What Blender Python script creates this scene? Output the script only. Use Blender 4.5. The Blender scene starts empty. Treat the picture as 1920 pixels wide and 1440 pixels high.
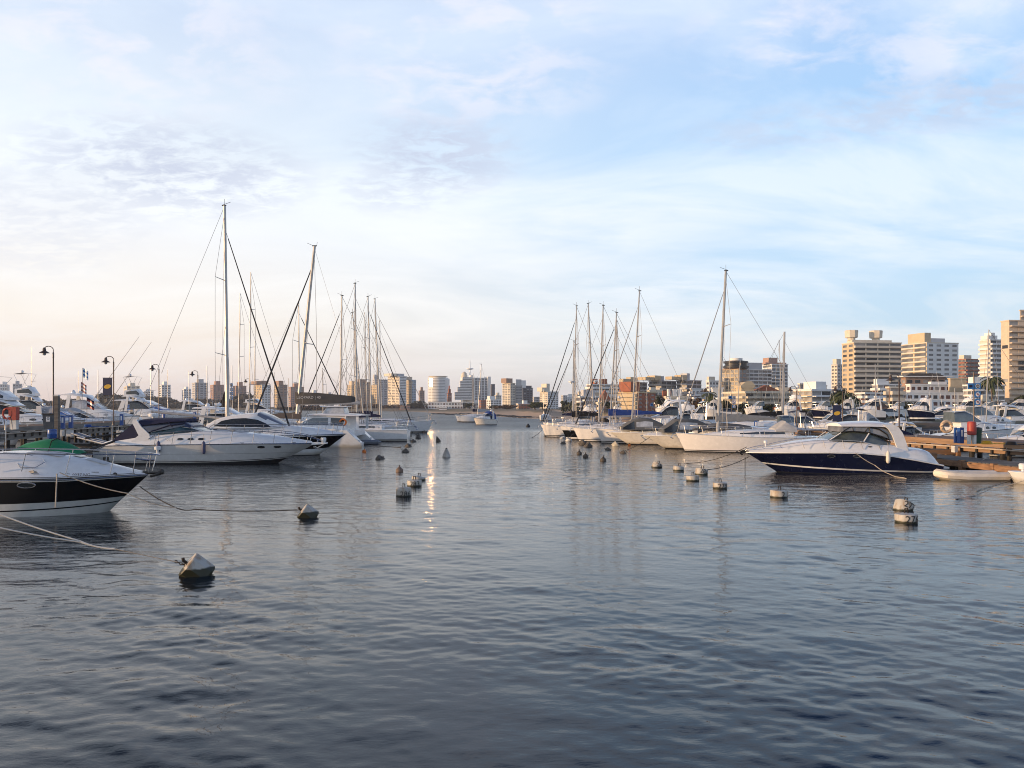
import bpy, math, random
import numpy as np
from mathutils import Vector, Matrix
R = math.radians
# ---------------------------------------------------------------- camera, world, sun, exposure
F, HZ, EYE = 1507.0, 762.0, 3.6          # focal length in photo pixels, horizon row, eye height
sc = bpy.context.scene
cam = bpy.data.objects.new('camera', bpy.data.cameras.new('camera'))
sc.collection.objects.link(cam); sc.camera = cam
cam.location = (0, 0, EYE); cam.rotation_euler = (R(90), 0, 0)
cam.data.sensor_width = 36; cam.data.lens = 36*F/1920; cam.data.shift_y = (HZ-720)/1920
cam.data.clip_start = .1; cam.data.clip_end = 9000
sc.view_settings.view_transform = 'Standard'; sc.view_settings.look = 'None'
sc.view_settings.exposure = 0.36; sc.view_settings.gamma = 1
sc.cycles.use_denoising = True; sc.cycles.pixel_filter_type = 'BLACKMAN_HARRIS'; sc.cycles.filter_width = 1.0
sc.cycles.volume_bounces = 1; sc.cycles.use_adaptive_sampling = False; sc.cycles.sample_clamp_indirect = 25
SUN_EL = 5.5
sdir = Vector((-.975, -.225, 0)).normalized()*math.cos(R(SUN_EL)); sdir.z = math.sin(R(SUN_EL))
sun = bpy.data.objects.new('sun', bpy.data.lights.new('sun', 'SUN'))
sc.collection.objects.link(sun)
sun.data.energy = 4.2; sun.data.angle = R(.55); sun.data.color = (1, .66, .37)
sun.rotation_euler = sdir.to_track_quat('Z', 'Y').to_euler()

def lin(c):
    return tuple(((x/255)/12.92 if x/255 <= .04045 else ((x/255+.055)/1.055)**2.4) for x in c)

class NT:
    """tiny node-tree helper"""
    def __init__(s, tree): s.t = tree; s.n = tree.nodes; s.l = tree.links
    def node(s, kind, **kw):
        o = s.n.new(kind)
        for k, v in kw.items(): setattr(o, k, v)
        return o
    def put(s, sock, v):
        if hasattr(v, 'links') or isinstance(v, bpy.types.NodeSocket): s.l.new(v, sock)
        else:
            if isinstance(v, (tuple, list)) and len(v) == 3 and sock.type == 'RGBA': v = (*v, 1)
            sock.default_value = v
    def m(s, op, a, b=0.0, c=None, clamp=False):
        o = s.node('ShaderNodeMath', operation=op, use_clamp=clamp)
        s.put(o.inputs[0], a); s.put(o.inputs[1], b)
        if c is not None: s.put(o.inputs[2], c)
        return o.outputs[0]
    def mix(s, f, a, b):
        o = s.node('ShaderNodeMix', data_type='RGBA')
        s.put(o.inputs[0], f); s.put(o.inputs[6], a); s.put(o.inputs[7], b)
        return o.outputs[2]
    def ramp(s, f, stops, interp='LINEAR'):
        o = s.node('ShaderNodeValToRGB'); s.put(o.inputs[0], f); r = o.color_ramp; r.interpolation = interp
        while len(r.elements) < len(stops): r.elements.new(.5)
        for e, (p, c) in zip(r.elements, stops):
            e.position = p; e.color = (*c, 1) if isinstance(c, tuple) else (c, c, c, 1)
        return o.outputs[0]
    def noise(s, vec, scale, detail=4, rough=.55, dist=0):
        o = s.node('ShaderNodeTexNoise'); s.put(o.inputs['Vector'], vec); s.put(o.inputs['Scale'], scale)
        s.put(o.inputs['Detail'], detail); s.put(o.inputs['Roughness'], rough); s.put(o.inputs['Distortion'], dist)
        return o.outputs['Fac']
    def mapping(s, vec, scale=(1,1,1), loc=(0,0,0), rot=(0,0,0)):
        o = s.node('ShaderNodeMapping'); s.put(o.inputs[0], vec)
        o.inputs['Scale'].default_value = scale; o.inputs['Location'].default_value = loc; o.inputs['Rotation'].default_value = rot
        return o.outputs[0]

world = bpy.data.worlds.new('World'); sc.world = world; world.use_nodes = True
w = NT(world.node_tree); w.n.clear()
tc = w.node('ShaderNodeTexCoord').outputs['Generated']
sep = w.node('ShaderNodeSeparateXYZ'); w.l.new(tc, sep.inputs[0])
dx, dy, dz = sep.outputs
el = w.m('MAXIMUM', dz, 0.0)
ramp_l = w.ramp(el, [(0, lin((224,205,199))), (.04, lin((234,219,210))), (.10, lin((240,232,224))), (.2, lin((234,236,240))), (.3, lin((220,230,241))),
                     (.44, lin((194,211,236))), (.60, lin((112,122,142))), (1, lin((58,66,84)))])
ramp_r = w.ramp(el, [(0, lin((214,214,216))), (.035, lin((205,218,226))), (.09, lin((188,214,234))), (.16, lin((184,214,240))), (.3, lin((160,201,240))),
                     (.46, lin((172,198,236))), (.52, lin((104,148,214))), (.60, lin((50,90,162))), (1, lin((24,44,92)))])
hl = w.m('SQRT', w.m('ADD', w.m('MULTIPLY', dx, dx), w.m('MULTIPLY', dy, dy)))
az = w.m('DIVIDE', dx, w.m('MAXIMUM', hl, .001))
mr = w.node('ShaderNodeMapRange', interpolation_type='SMOOTHSTEP')
w.put(mr.inputs[0], az); mr.inputs[1].default_value = -.42; mr.inputs[2].default_value = .46
base = w.mix(mr.outputs[0], ramp_l, ramp_r)
# the physical sky gives the blue of the upper right
sky = w.node('ShaderNodeTexSky', sky_type='NISHITA', sun_disc=False)
sky.sun_elevation = R(SUN_EL); sky.sun_rotation = math.atan2(sdir.x, sdir.y)
skc = w.node('ShaderNodeVectorMath', operation='SCALE'); w.l.new(sky.outputs[0], skc.inputs[0]); skc.inputs['Scale'].default_value = .10
base = w.mix(.12, base, skc.outputs[0])
# cloud sheet: directions projected on a flat layer overhead
pz = w.m('ADD', el, .22)
cp = w.node('ShaderNodeCombineXYZ'); w.put(cp.inputs[0], w.m('DIVIDE', dx, pz)); w.put(cp.inputs[1], w.m('DIVIDE', dy, pz))
pl = cp.outputs[0]
veil = w.ramp(w.noise(w.mapping(pl, (.6,1.15,1), (3.1,1.7,0), (0,0,R(-32))), 1.7, 8, .60, .7), [(.38,0.0),(.64,1.0)])
veil = w.m('MULTIPLY', veil, .62)
base = w.mix(veil, base, w.ramp(el, [(0, lin((222,214,212))), (.1, lin((238,236,233))), (.25, lin((230,236,242))), (.5, lin((212,223,238))), (.62, lin((92,108,142))), (1, lin((46,58,86)))]))
fine = w.noise(w.mapping(pl, (1,1.5,1), (0,0,0), (0,0,R(-10))), 15, 6, .62, .5)
puff = w.noise(w.mapping(pl, (1,1.35,1), (2,0,0)), 7.5, 6, .6, .3)
def blob(px, py, sx, sy):
    """soft mask round one direction of the sky, sx and sy in radians"""
    d = Vector(((px-960)/F, 1, (HZ-py)/F)).normalized()
    a = w.m('DIVIDE', w.m('SUBTRACT', az, d.x/math.hypot(d.x, d.y)), sx)
    b = w.m('DIVIDE', w.m('SUBTRACT', dz, d.z), sy)
    # slanted streaks: shear
    q = w.m('ADD', w.m('MULTIPLY', a, a), w.m('MULTIPLY', b, b))
    return w.m('SUBTRACT', 1, q, clamp=True)
def mx(*a):
    r = a[0]
    for x in a[1:]: r = w.m('MAXIMUM', r, x)
    return r
lav = mx(w.m('MULTIPLY', blob(330,315,.17,.06), 1.3), w.m('MULTIPLY', blob(820,290,.12,.055), 1.3), w.m('MULTIPLY', blob(120,380,.12,.05), .55), w.m('MULTIPLY', blob(60,440,.1,.05), .4),
         w.m('MULTIPLY', blob(1500,240,.16,.03), .7), w.m('MULTIPLY', blob(1790,190,.2,.035), 1.0), w.m('MULTIPLY', blob(740,350,.1,.04), .7))
lm = w.m('MULTIPLY', lav, w.ramp(w.m('ADD', w.m('MULTIPLY', fine, .6), w.m('MULTIPLY', puff, .4)), [(.43,0.0),(.56,1.0)]))
base = w.mix(w.m('MULTIPLY', lm, .60), base, lin((184,192,212)))
pk = mx(blob(230,60,.22,.09), blob(900,70,.22,.09), blob(1480,60,.14,.06), blob(880,160,.2,.05), blob(1800,80,.16,.05))
pm = w.m('MULTIPLY', pk, w.ramp(puff, [(.45,0.0),(.62,1.0)]))
base = w.mix(w.m('MULTIPLY', pm, .5), base, lin((230,226,234)))
wh = mx(blob(1620,450,.18,.03), blob(1850,440,.12,.035), blob(1300,545,.25,.05), blob(1050,420,.3,.06))
wm = w.m('MULTIPLY', wh, w.ramp(w.noise(w.mapping(pl, (.5,1.3,1), (5,2,0), (0,0,R(-18))), 4.0, 6, .6, .3), [(.38,0.0),(.62,1.0)]))
base = w.mix(w.m('MULTIPLY', wm, .5), base, lin((236,238,241)))
bg = w.node('ShaderNodeBackground'); w.put(bg.inputs[0], base); bg.inputs[1].default_value = 1.0
w.l.new(bg.outputs[0], w.node('ShaderNodeOutputWorld').inputs[0])

# ---------------------------------------------------------------- helpers
C = sc.collection
MATS = {}
def mat(name, col, rough=.5, metal=0, var=.12, vscale=3.0, bump=0, bscale=20, spec=.5, alpha=1, coat=0, streak=None, trans=0):
    if name in MATS: return MATS[name]
    m = bpy.data.materials.new(name); m.use_nodes = True
    t = NT(m.node_tree); b = t.n['Principled BSDF']
    co = t.node('ShaderNodeTexCoord').outputs['Object']
    if streak: co = t.mapping(co, streak)
    n = t.noise(co, vscale, 5, .6)
    k = 1-var; c2 = tuple(x*k for x in col); c3 = tuple(min(1, x*(1+var*.5)) for x in col)
    t.put(b.inputs['Base Color'], t.mix(t.ramp(n, [(.35,0.0),(.65,1.0)]), c2, c3))
    t.put(b.inputs['Roughness'], t.m('ADD', t.m('MULTIPLY', n, .15), max(0, rough-.07)))
    b.inputs['Metallic'].default_value = metal
    b.inputs['Specular IOR Level'].default_value = spec
    b.inputs['Coat Weight'].default_value = coat
    if alpha < 1: b.inputs['Alpha'].default_value = alpha
    if trans: b.inputs['Transmission Weight'].default_value = trans
    if bump:
        bn = t.node('ShaderNodeBump'); bn.inputs['Strength'].default_value = bump; bn.inputs['Distance'].default_value = .02
        t.put(bn.inputs['Height'], t.noise(co, bscale, 4, .6)); t.l.new(bn.outputs[0], b.inputs['Normal'])
    MATS[name] = m; return m
def gel(name, col, rough, **kw):
    m = mat(name, col, rough, **kw); t = NT(m.node_tree); b = t.n['Principled BSDF']; src = b.inputs['Base Color'].links[0].from_socket
    pos = t.node('ShaderNodeNewGeometry').outputs['Position']; s3 = t.node('ShaderNodeSeparateXYZ'); t.put(s3.inputs[0], pos)
    f = t.node('ShaderNodeMapRange'); t.put(f.inputs[0], t.m('SUBTRACT', s3.outputs[2], t.m('MULTIPLY', t.noise(t.mapping(pos, (1,1,.3)), 1.6, 5, .65), .34)))
    f.inputs[1].default_value = .16; f.inputs[2].default_value = -.06
    sc_ = t.ramp(t.noise(t.mapping(pos, (1,1,5)), 2.2, 4, .6), [(.56,0.0),(.74,.22)])
    c = t.mix(t.m('MULTIPLY', f.outputs[0], .6), src, (.30,.25,.16)); t.put(b.inputs['Base Color'], t.mix(sc_, c, (.36,.34,.32))); return m
white = gel('gelcoat_white', (.78,.79,.80), .22, var=.06, coat=.3)
cream = gel('gelcoat_cream', (.78,.75,.70), .28, var=.06)
dullwhite = mat('old_white_paint', (.66,.66,.64), .5, var=.16)
greyhull = gel('gelcoat_grey', (.56,.57,.57), .25, var=.06)
blackhull = mat('black_gelcoat', (.004,.005,.007), .3, var=.1, spec=.3)
navyhull = mat('navy_gelcoat', (.005,.008,.032), .25, var=.1, spec=.4)
antifoul = mat('antifouling', (.008,.009,.012), .7)
glass = mat('tinted_glass', (.012,.016,.02), .06, var=.05, spec=.8)
paleglass = mat('pale_glass', (.10,.13,.15), .08, var=.25, vscale=1.5, spec=.9)
blueglass = mat('blue_glass', (.12,.22,.50), .12, var=.2, spec=.9)
vinyl = mat('clear_vinyl', (.42,.44,.48), .15, var=.35, vscale=2, spec=.8)
steel = mat('stainless_steel', (.55,.55,.56), .25, metal=.9)
alu = mat('mast_aluminium', (.44,.43,.42), .35, metal=.35, var=.15, vscale=1.5)
wire = mat('rigging_wire', (.16,.16,.17), .45, metal=.4)
darkwire = mat('furled_sail_dark', (.018,.02,.026), .8)
lightfurl = mat('furled_sail_grey', (.30,.31,.33), .8)
navy = mat('navy_canvas', (.008,.012,.05), .85, bump=.3)
bluecv = mat('blue_canvas', (.01,.045,.22), .8, bump=.3)
greycv = mat('grey_canvas', (.11,.115,.12), .85, bump=.3)
lightcv = mat('light_grey_canvas', (.42,.43,.45), .8, bump=.3)
taupecv = mat('taupe_canvas', (.10,.085,.08), .85, bump=.3)
blackcv = mat('black_canvas', (.01,.01,.012), .85, bump=.3)
green = mat('green_tarpaulin', (.004,.19,.08), .6, bump=.3)
teak = mat('teak', (.30,.17,.09), .6, var=.35, vscale=6, streak=(1,8,1))
ropem = mat('mooring_rope', (.42,.38,.33), .9, var=.4, vscale=12)
darkrope = mat('dark_rope', (.05,.045,.04), .9, var=.4, vscale=12)
rubber = mat('black_rubber', (.015,.015,.016), .7)
blackp = mat('black_paint', (.012,.012,.013), .5)
darkgrey = mat('dark_grey_plastic', (.06,.075,.095), .5)
fendm = mat('fender_blue', (.05,.06,.14), .5)
fendw = mat('fender_white', (.7,.66,.6), .5)
redp = mat('red_paint', (.36,.045,.032), .5, var=.25)
orange = mat('orange_plastic', (.80,.20,.03), .5)
bluep = mat('pedestal_blue', (.012,.075,.30), .4)
signblue = mat('sign_blue', (.03,.18,.48), .4)
yellow = mat('yellow_paint', (.75,.45,.04), .5)
lampm = mat('lamp_post_brown', (.10,.075,.065), .5, metal=.3)
inflat = mat('hypalon_grey', (.16,.18,.22), .55)
inflatw = mat('hypalon_white', (.70,.64,.56), .5)

class MB:
    def __init__(s, *mats): s.v = []; s.f = []; s.m = []; s.mats = list(mats); s.mi = 0
    def add(s, pts): k = len(s.v); s.v += [tuple(p) for p in pts]; return k
    def face(s, idx): s.f.append(tuple(idx)); s.m.append(s.mi)
    def poly(s, pts): k = s.add(pts); s.face(range(k, k+len(pts))); return s
    def box(s, x0, x1, y0, y1, z0, z1):
        k = s.add([(x0,y0,z0),(x1,y0,z0),(x1,y1,z0),(x0,y1,z0),(x0,y0,z1),(x1,y0,z1),(x1,y1,z1),(x0,y1,z1)])
        for q in ((0,3,2,1),(4,5,6,7),(0,1,5,4),(1,2,6,5),(2,3,7,6),(3,0,4,7)): s.face([k+i for i in q])
        return s
    def prism(s, poly, a, b, axis='y'):
        """polygon in xz (axis y) or xy (axis z) swept from a to b"""
        n = len(poly)
        f = (lambda p, t: (p[0], t, p[1])) if axis == 'y' else ((lambda p, t: (p[0], p[1], t)) if axis == 'z' else (lambda p, t: (t, p[0], p[1])))
        k = s.add([f(p, a) for p in poly]+[f(p, b) for p in poly])
        s.face([k+i for i in range(n)]); s.face([k+n+i for i in range(n)][::-1])
        for i in range(n): j = (i+1) % n; s.face((k+j, k+i, k+n+i, k+n+j))
        return s
    def tube(s, path, r, n=5, r2=None):
        P = [Vector(p) for p in path]; N = len(P); prev = None
        for i, p in enumerate(P):
            t = (P[min(i+1,N-1)]-P[max(i-1,0)]).normalized()
            a = Vector((0,0,1)) if abs(t.z) < .9 else Vector((0,1,0))
            u = t.cross(a).normalized(); v = t.cross(u)
            rr = r if r2 is None else r+(r2-r)*i/max(1,N-1)
            k = s.add([p+(u*math.cos(6.2832*j/n)+v*math.sin(6.2832*j/n))*rr for j in range(n)])
            if prev is not None:
                for j in range(n): q = (j+1) % n; s.face((prev+j, prev+q, k+q, k+j))
            else: s.face([k+j for j in range(n)])
            prev = k
        s.face([prev+j for j in range(n)][::-1]); return s
    def lathe(s, prof, n=12, c=(0,0,0), caps=True):
        ks = []
        for (r, z) in prof:
            ks.append(s.add([(c[0]+r*math.cos(6.2832*j/n), c[1]+r*math.sin(6.2832*j/n), c[2]+z) for j in range(n)]))
        for a, b in zip(ks, ks[1:]):
            for j in range(n): q = (j+1) % n; s.face((a+j, a+q, b+q, b+j))
        if caps: s.face([ks[0]+j for j in range(n)][::-1]); s.face([ks[-1]+j for j in range(n)])
        return s
    def ball(s, c, r, n=10, m=6, sq=(1,1,1)):
        prof = [(max(1e-3, math.sin(math.pi*i/m))*r, -math.cos(math.pi*i/m)*r) for i in range(m+1)]
        k = len(s.v); s.lathe(prof, n, (0,0,0))
        s.v[k:] = [(c[0]+x*sq[0], c[1]+y*sq[1], c[2]+z*sq[2]) for x, y, z in s.v[k:]]
        return s
    def loft(s, rings, closed=False, caps=False):
        n = len(rings[0]); ks = [s.add(r) for r in rings]
        for a, b in zip(ks, ks[1:]):
            for j in range(n if closed else n-1): q = (j+1) % n; s.face((a+j, a+q, b+q, b+j))
        if caps: s.face([ks[0]+j for j in range(n)][::-1]); s.face([ks[-1]+j for j in range(n)])
        return s
    def mesh(s, name, smooth=True):
        me = bpy.data.meshes.new(name); me.from_pydata(s.v, [], s.f)
        for m in s.mats: me.materials.append(m)
        if len(s.mats) > 1: me.polygons.foreach_set('material_index', s.m)
        if smooth:
            me.polygons.foreach_set('use_smooth', [True]*len(s.f)); me.set_sharp_from_angle(angle=R(38))
        me.update(); return me
    def build(s, name, parent=None, smooth=True, label=None):
        return inst(name, s.mesh(name, smooth), parent, label=label)
def inst(name, me, parent=None, loc=None, rot=None, label=None):
    o = bpy.data.objects.new(name, me); C.objects.link(o)
    if parent: o.parent = parent
    if loc: o.location = loc
    if rot: o.rotation_euler = rot
    if label: o['label'] = label
    return o
def tag(o, label=None, cat=None, group=None, kind=None):
    for k, v in (('label',label),('category',cat),('group',group),('kind',kind)):
        if v: o[k] = v
    return o
def thing(name, label, cat, loc=(0,0,0), rz=0, group=None):
    o = bpy.data.objects.new(name, None); C.objects.link(o); o.empty_display_size = .3
    o.location = loc; o.rotation_euler = (0,0,rz); return tag(o, label, cat, group)
def copy_tree(o, parent=None):
    c = o.copy(); C.objects.link(c)
    if parent: c.parent = parent
    for ch in list(o.children): copy_tree(ch, c)
    return c
def X(px, d): return (px-960)*d/F
def Z(py, d): return EYE-(py-HZ)*d/F
def D(py): return EYE*F/(py-HZ)            # distance of a point of the waterline
def lerp(tab, x):
    if x <= tab[0][0]: return tab[0][1:] if len(tab[0]) > 2 else tab[0][1]
    for a, b in zip(tab, tab[1:]):
        if x <= b[0]:
            k = (x-a[0])/max(1e-9, b[0]-a[0]); r = tuple(p+(q-p)*k for p, q in zip(a[1:], b[1:])); return r if len(r) > 1 else r[0]
    return tab[-1][1:] if len(tab[-1]) > 2 else tab[-1][1]
def text_mesh(s, size, mt, parent, name='lettering', loc=(0,0,0), rot=(0,0,0), wrap=None, extrude=.002):
    cu = bpy.data.curves.new(name, 'FONT'); cu.body = s; cu.size = size; cu.extrude = extrude; cu.align_x = 'CENTER'; cu.resolution_u = 2
    t = bpy.data.objects.new(name, cu); me = bpy.data.meshes.new_from_object(t)
    bpy.data.objects.remove(t); bpy.data.curves.remove(cu)
    if wrap:     # wrap round a drum of that radius, standing up
        for v in me.vertices:
            a = v.co.x/wrap; r = wrap+.004+v.co.z
            v.co = (r*math.sin(a), -r*math.cos(a), v.co.y)
    me.materials.clear(); me.materials.append(mt)
    return inst(name, me, parent, loc, rot)
rnd = random.Random(7)

# ---------------------------------------------------------------- water
def make_water():
    a_f = np.arange(-50, 50.001, .13); a_c = np.arange(53, 307.1, 6.0)
    ang = np.radians(np.concatenate([a_f, a_c]))
    rs = [2.2]
    while rs[-1] < 62: rs.append(rs[-1]+max(.032, rs[-1]**2/4200))
    while rs[-1] < 3200: rs.append(rs[-1]*1.09+.3)
    rs = np.array(rs); A, Rr = np.meshgrid(ang, rs)
    x = Rr*np.sin(A); y = Rr*np.cos(A); z = np.zeros_like(x)
    rg = np.random.default_rng(5); step = np.maximum(.032, Rr**2/4200)
    fade = np.clip((62-Rr)/20, 0, 1)
    # groups of waves: patches of calmer and rougher water
    env = np.clip(.85+.45*np.sin(.31*x+.17*y+1)*np.sin(.13*x-.27*y)+.25*np.sin(.62*x+.9*y+2)*np.sin(.2*x-.5*y)+.2*np.sin(.9*x+.4*y+2), .25, 1.5)
    for i in range(110):
        lam = .22*(2.2/.22)**(rg.random()**1.7)
        th = rg.normal(R(12), R(36)); k = 2*math.pi/lam
        slope = .0125*(1.0 if lam < .8 else .72)*(1 if lam > .4 else .8)
        amp = slope*lam/(2*math.pi)*np.clip((lam/step-2.0)/1.6, 0, 1)
        ph = k*(x*math.sin(th)+y*math.cos(th))+rg.random()*6.28+.8*np.sin(.7*x+.5*y+i)*np.sin(.45*y+i*1.7)
        z += amp*np.sin(ph)*.74
    z *= fade*env
    nr, na = x.shape
    co = np.stack([x, y, z], -1).reshape(-1, 3)
    co = np.vstack([co, [[0, 0, 0]]])
    i = np.arange(nr-1)[:, None]*na; j = np.arange(na)[None, :]; j2 = (j+1) % na
    q = np.stack([i+j, i+na+j, i+na+j2, i+j2], -1).reshape(-1, 4)
    tri = np.stack([np.full(na, nr*na), np.arange(na), (np.arange(na)+1) % na], -1)
    me = bpy.data.meshes.new('water')
    me.vertices.add(len(co)); me.vertices.foreach_set('co', co.ravel())
    loops = np.concatenate([q.ravel(), tri.ravel()]); me.loops.add(len(loops)); me.loops.foreach_set('vertex_index', loops)
    nf = len(q)+len(tri); me.polygons.add(nf)
    me.polygons.foreach_set('loop_start', np.concatenate([np.arange(len(q))*4, len(q)*4+np.arange(len(tri))*3]))
    me.polygons.foreach_set('use_smooth', np.ones(nf, bool))
    me.update(calc_edges=True); me.validate()
    m = bpy.data.materials.new('harbour_water'); m.use_nodes = True; t = NT(m.node_tree); b = t.n['Principled BSDF']
    b.inputs['Base Color'].default_value = (.003,.010,.020,1)
    b.inputs['IOR'].default_value = 1.333; b.inputs['Roughness'].default_value = .015
    pos = t.node('ShaderNodeNewGeometry').outputs['Position']
    ln = t.node('ShaderNodeVectorMath', operation='LENGTH'); t.put(ln.inputs[0], pos); dist = ln.outputs['Value']
    t.put(b.inputs['Roughness'], t.ramp(t.m('DIVIDE', dist, 200, clamp=True), [(.08,.01),(.25,.035),(.56,.09),(.66,.32),(1.0,.36)]))
    lg = t.node('ShaderNodeMapRange'); t.put(lg.inputs[0], dist); lg.inputs[1].default_value = 25; lg.inputs[2].default_value = 90; lg.inputs[3].default_value = 1; lg.inputs[4].default_value = 2.4
    far = t.node('ShaderNodeMapRange'); t.put(far.inputs[0], dist); far.inputs[1].default_value = 14; far.inputs[2].default_value = 40
    patch = t.ramp(t.noise(t.mapping(pos, (1,.45,1)), .07, 3, .5), [(.38,.45),(.62,1.0)])
    open_ = t.node('ShaderNodeMapRange'); t.put(open_.inputs[0], t.m('ADD', dist, t.m('MULTIPLY', t.noise(pos, .03, 2), 12)))
    open_.inputs[1].default_value = 122; open_.inputs[2].default_value = 134; open_.inputs[3].default_value = 1.0; open_.inputs[4].default_value = 4.0
    big = t.noise(t.mapping(pos, (.42,1.2,1), rot=(0,0,R(6))), 2.6, 3, .6, .4)
    small = t.noise(t.mapping(pos, (.6,1.2,1), rot=(0,0,R(-10))), 7.5, 3, .6, .3)
    long_ = t.noise(t.mapping(pos, (.4,1.1,1), rot=(0,0,R(10))), .95, 3, .6, .4)
    h = t.m('ADD', t.m('MULTIPLY', t.m('ADD', t.m('MULTIPLY', big, .055), t.m('MULTIPLY', t.m('MULTIPLY', long_, lg.outputs[0]), .07)), far.outputs[0]), t.m('MULTIPLY', small, .0068))
    h = t.m('MULTIPLY', h, t.m('MULTIPLY', patch, open_.outputs[0]))
    bn = t.node('ShaderNodeBump'); bn.inputs['Strength'].default_value = 1; bn.inputs['Distance'].default_value = 1
    t.put(bn.inputs['Height'], h); t.l.new(bn.outputs[0], b.inputs['Normal'])
    me.materials.append(m)
    tag(inst('water', me), kind='structure')
make_water()

# ---------------------------------------------------------------- land
SHORE = [(-1400,900),(-400,820),(-180,700),(-104,600),(-65,545),(-35,400),(-3,275),(6,236),(16,224),(30,150),(36,118),(44,92),(60,80),(90,72),(400,50)]
def shore(x): return lerp(SHORE, x)
def land_z(x, y):
    s = shore(x); e = 4.0; sl = (shore(x+e)-shore(x-e))/(2*e); d = (y-s)/math.sqrt(1+sl*sl)
    if d < 0: return max(-4, d*.5)
    if x > 24: return min(1.7, d*1.2)
    return min(1.9, d*.05)
def make_land():
    xs = list(np.arange(-1400,-200,40))+list(np.arange(-200,-60,7))+list(np.arange(-60,120,1.5))+list(np.arange(120,500,12))+list(np.arange(500,1400,60))
    ys = list(np.arange(60,260,2.5))+list(np.arange(260,700,6))+list(np.arange(700,1200,25))+list(np.arange(1200,2600,200))
    mb = MB(); n = len(xs)
    for y in ys:
        for x in xs:
            z = land_z(x, y); z += .15*math.sin(x*.11+y*.07)*math.sin(y*.05-x*.04) if z > .5 else 0
            mb.v.append((x, y, z))
    for j in range(len(ys)-1):
        for i in range(n-1):
            a = j*n+i
            if max(mb.v[a][2], mb.v[a+1][2], mb.v[a+n][2], mb.v[a+n+1][2]) > -2: mb.face((a, a+1, a+n+1, a+n))
    m = bpy.data.materials.new('beach_and_park_ground'); m.use_nodes = True; t = NT(m.node_tree); b = t.n['Principled BSDF']
    pos = t.node('ShaderNodeNewGeometry').outputs['Position']; s3 = t.node('ShaderNodeSeparateXYZ'); t.put(s3.inputs[0], pos)
    n1 = t.noise(pos, .06, 5, .6); n2 = t.noise(pos, .6, 4, .6)
    sand = t.mix(n2, (.42,.29,.19), (.55,.40,.27)); veg = t.mix(n2, (.09,.08,.045), (.20,.15,.09))
    k = t.m('ADD', s3.outputs[2], t.m('MULTIPLY', n1, 2.0))
    f = t.node('ShaderNodeMapRange'); t.put(f.inputs[0], t.m('SUBTRACT', k, t.m('MULTIPLY', s3.outputs[0], .02, clamp=False))); f.inputs[1].default_value = 2.1; f.inputs[2].default_value = 2.6
    q = t.node('ShaderNodeMapRange'); t.put(q.inputs[0], s3.outputs[0]); q.inputs[1].default_value = 22; q.inputs[2].default_value = 26
    town = t.mix(t.ramp(n1, [(.45,0.0),(.52,1.0)]), (.10,.085,.075), (.035,.05,.02))
    t.put(b.inputs['Base Color'], t.mix(q.outputs[0], t.mix(f.outputs[0], sand, veg), town)); b.inputs['Roughness'].default_value = .95
    mb.mats = [m]; tag(mb.build('ground'), kind='structure')
make_land()
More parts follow.
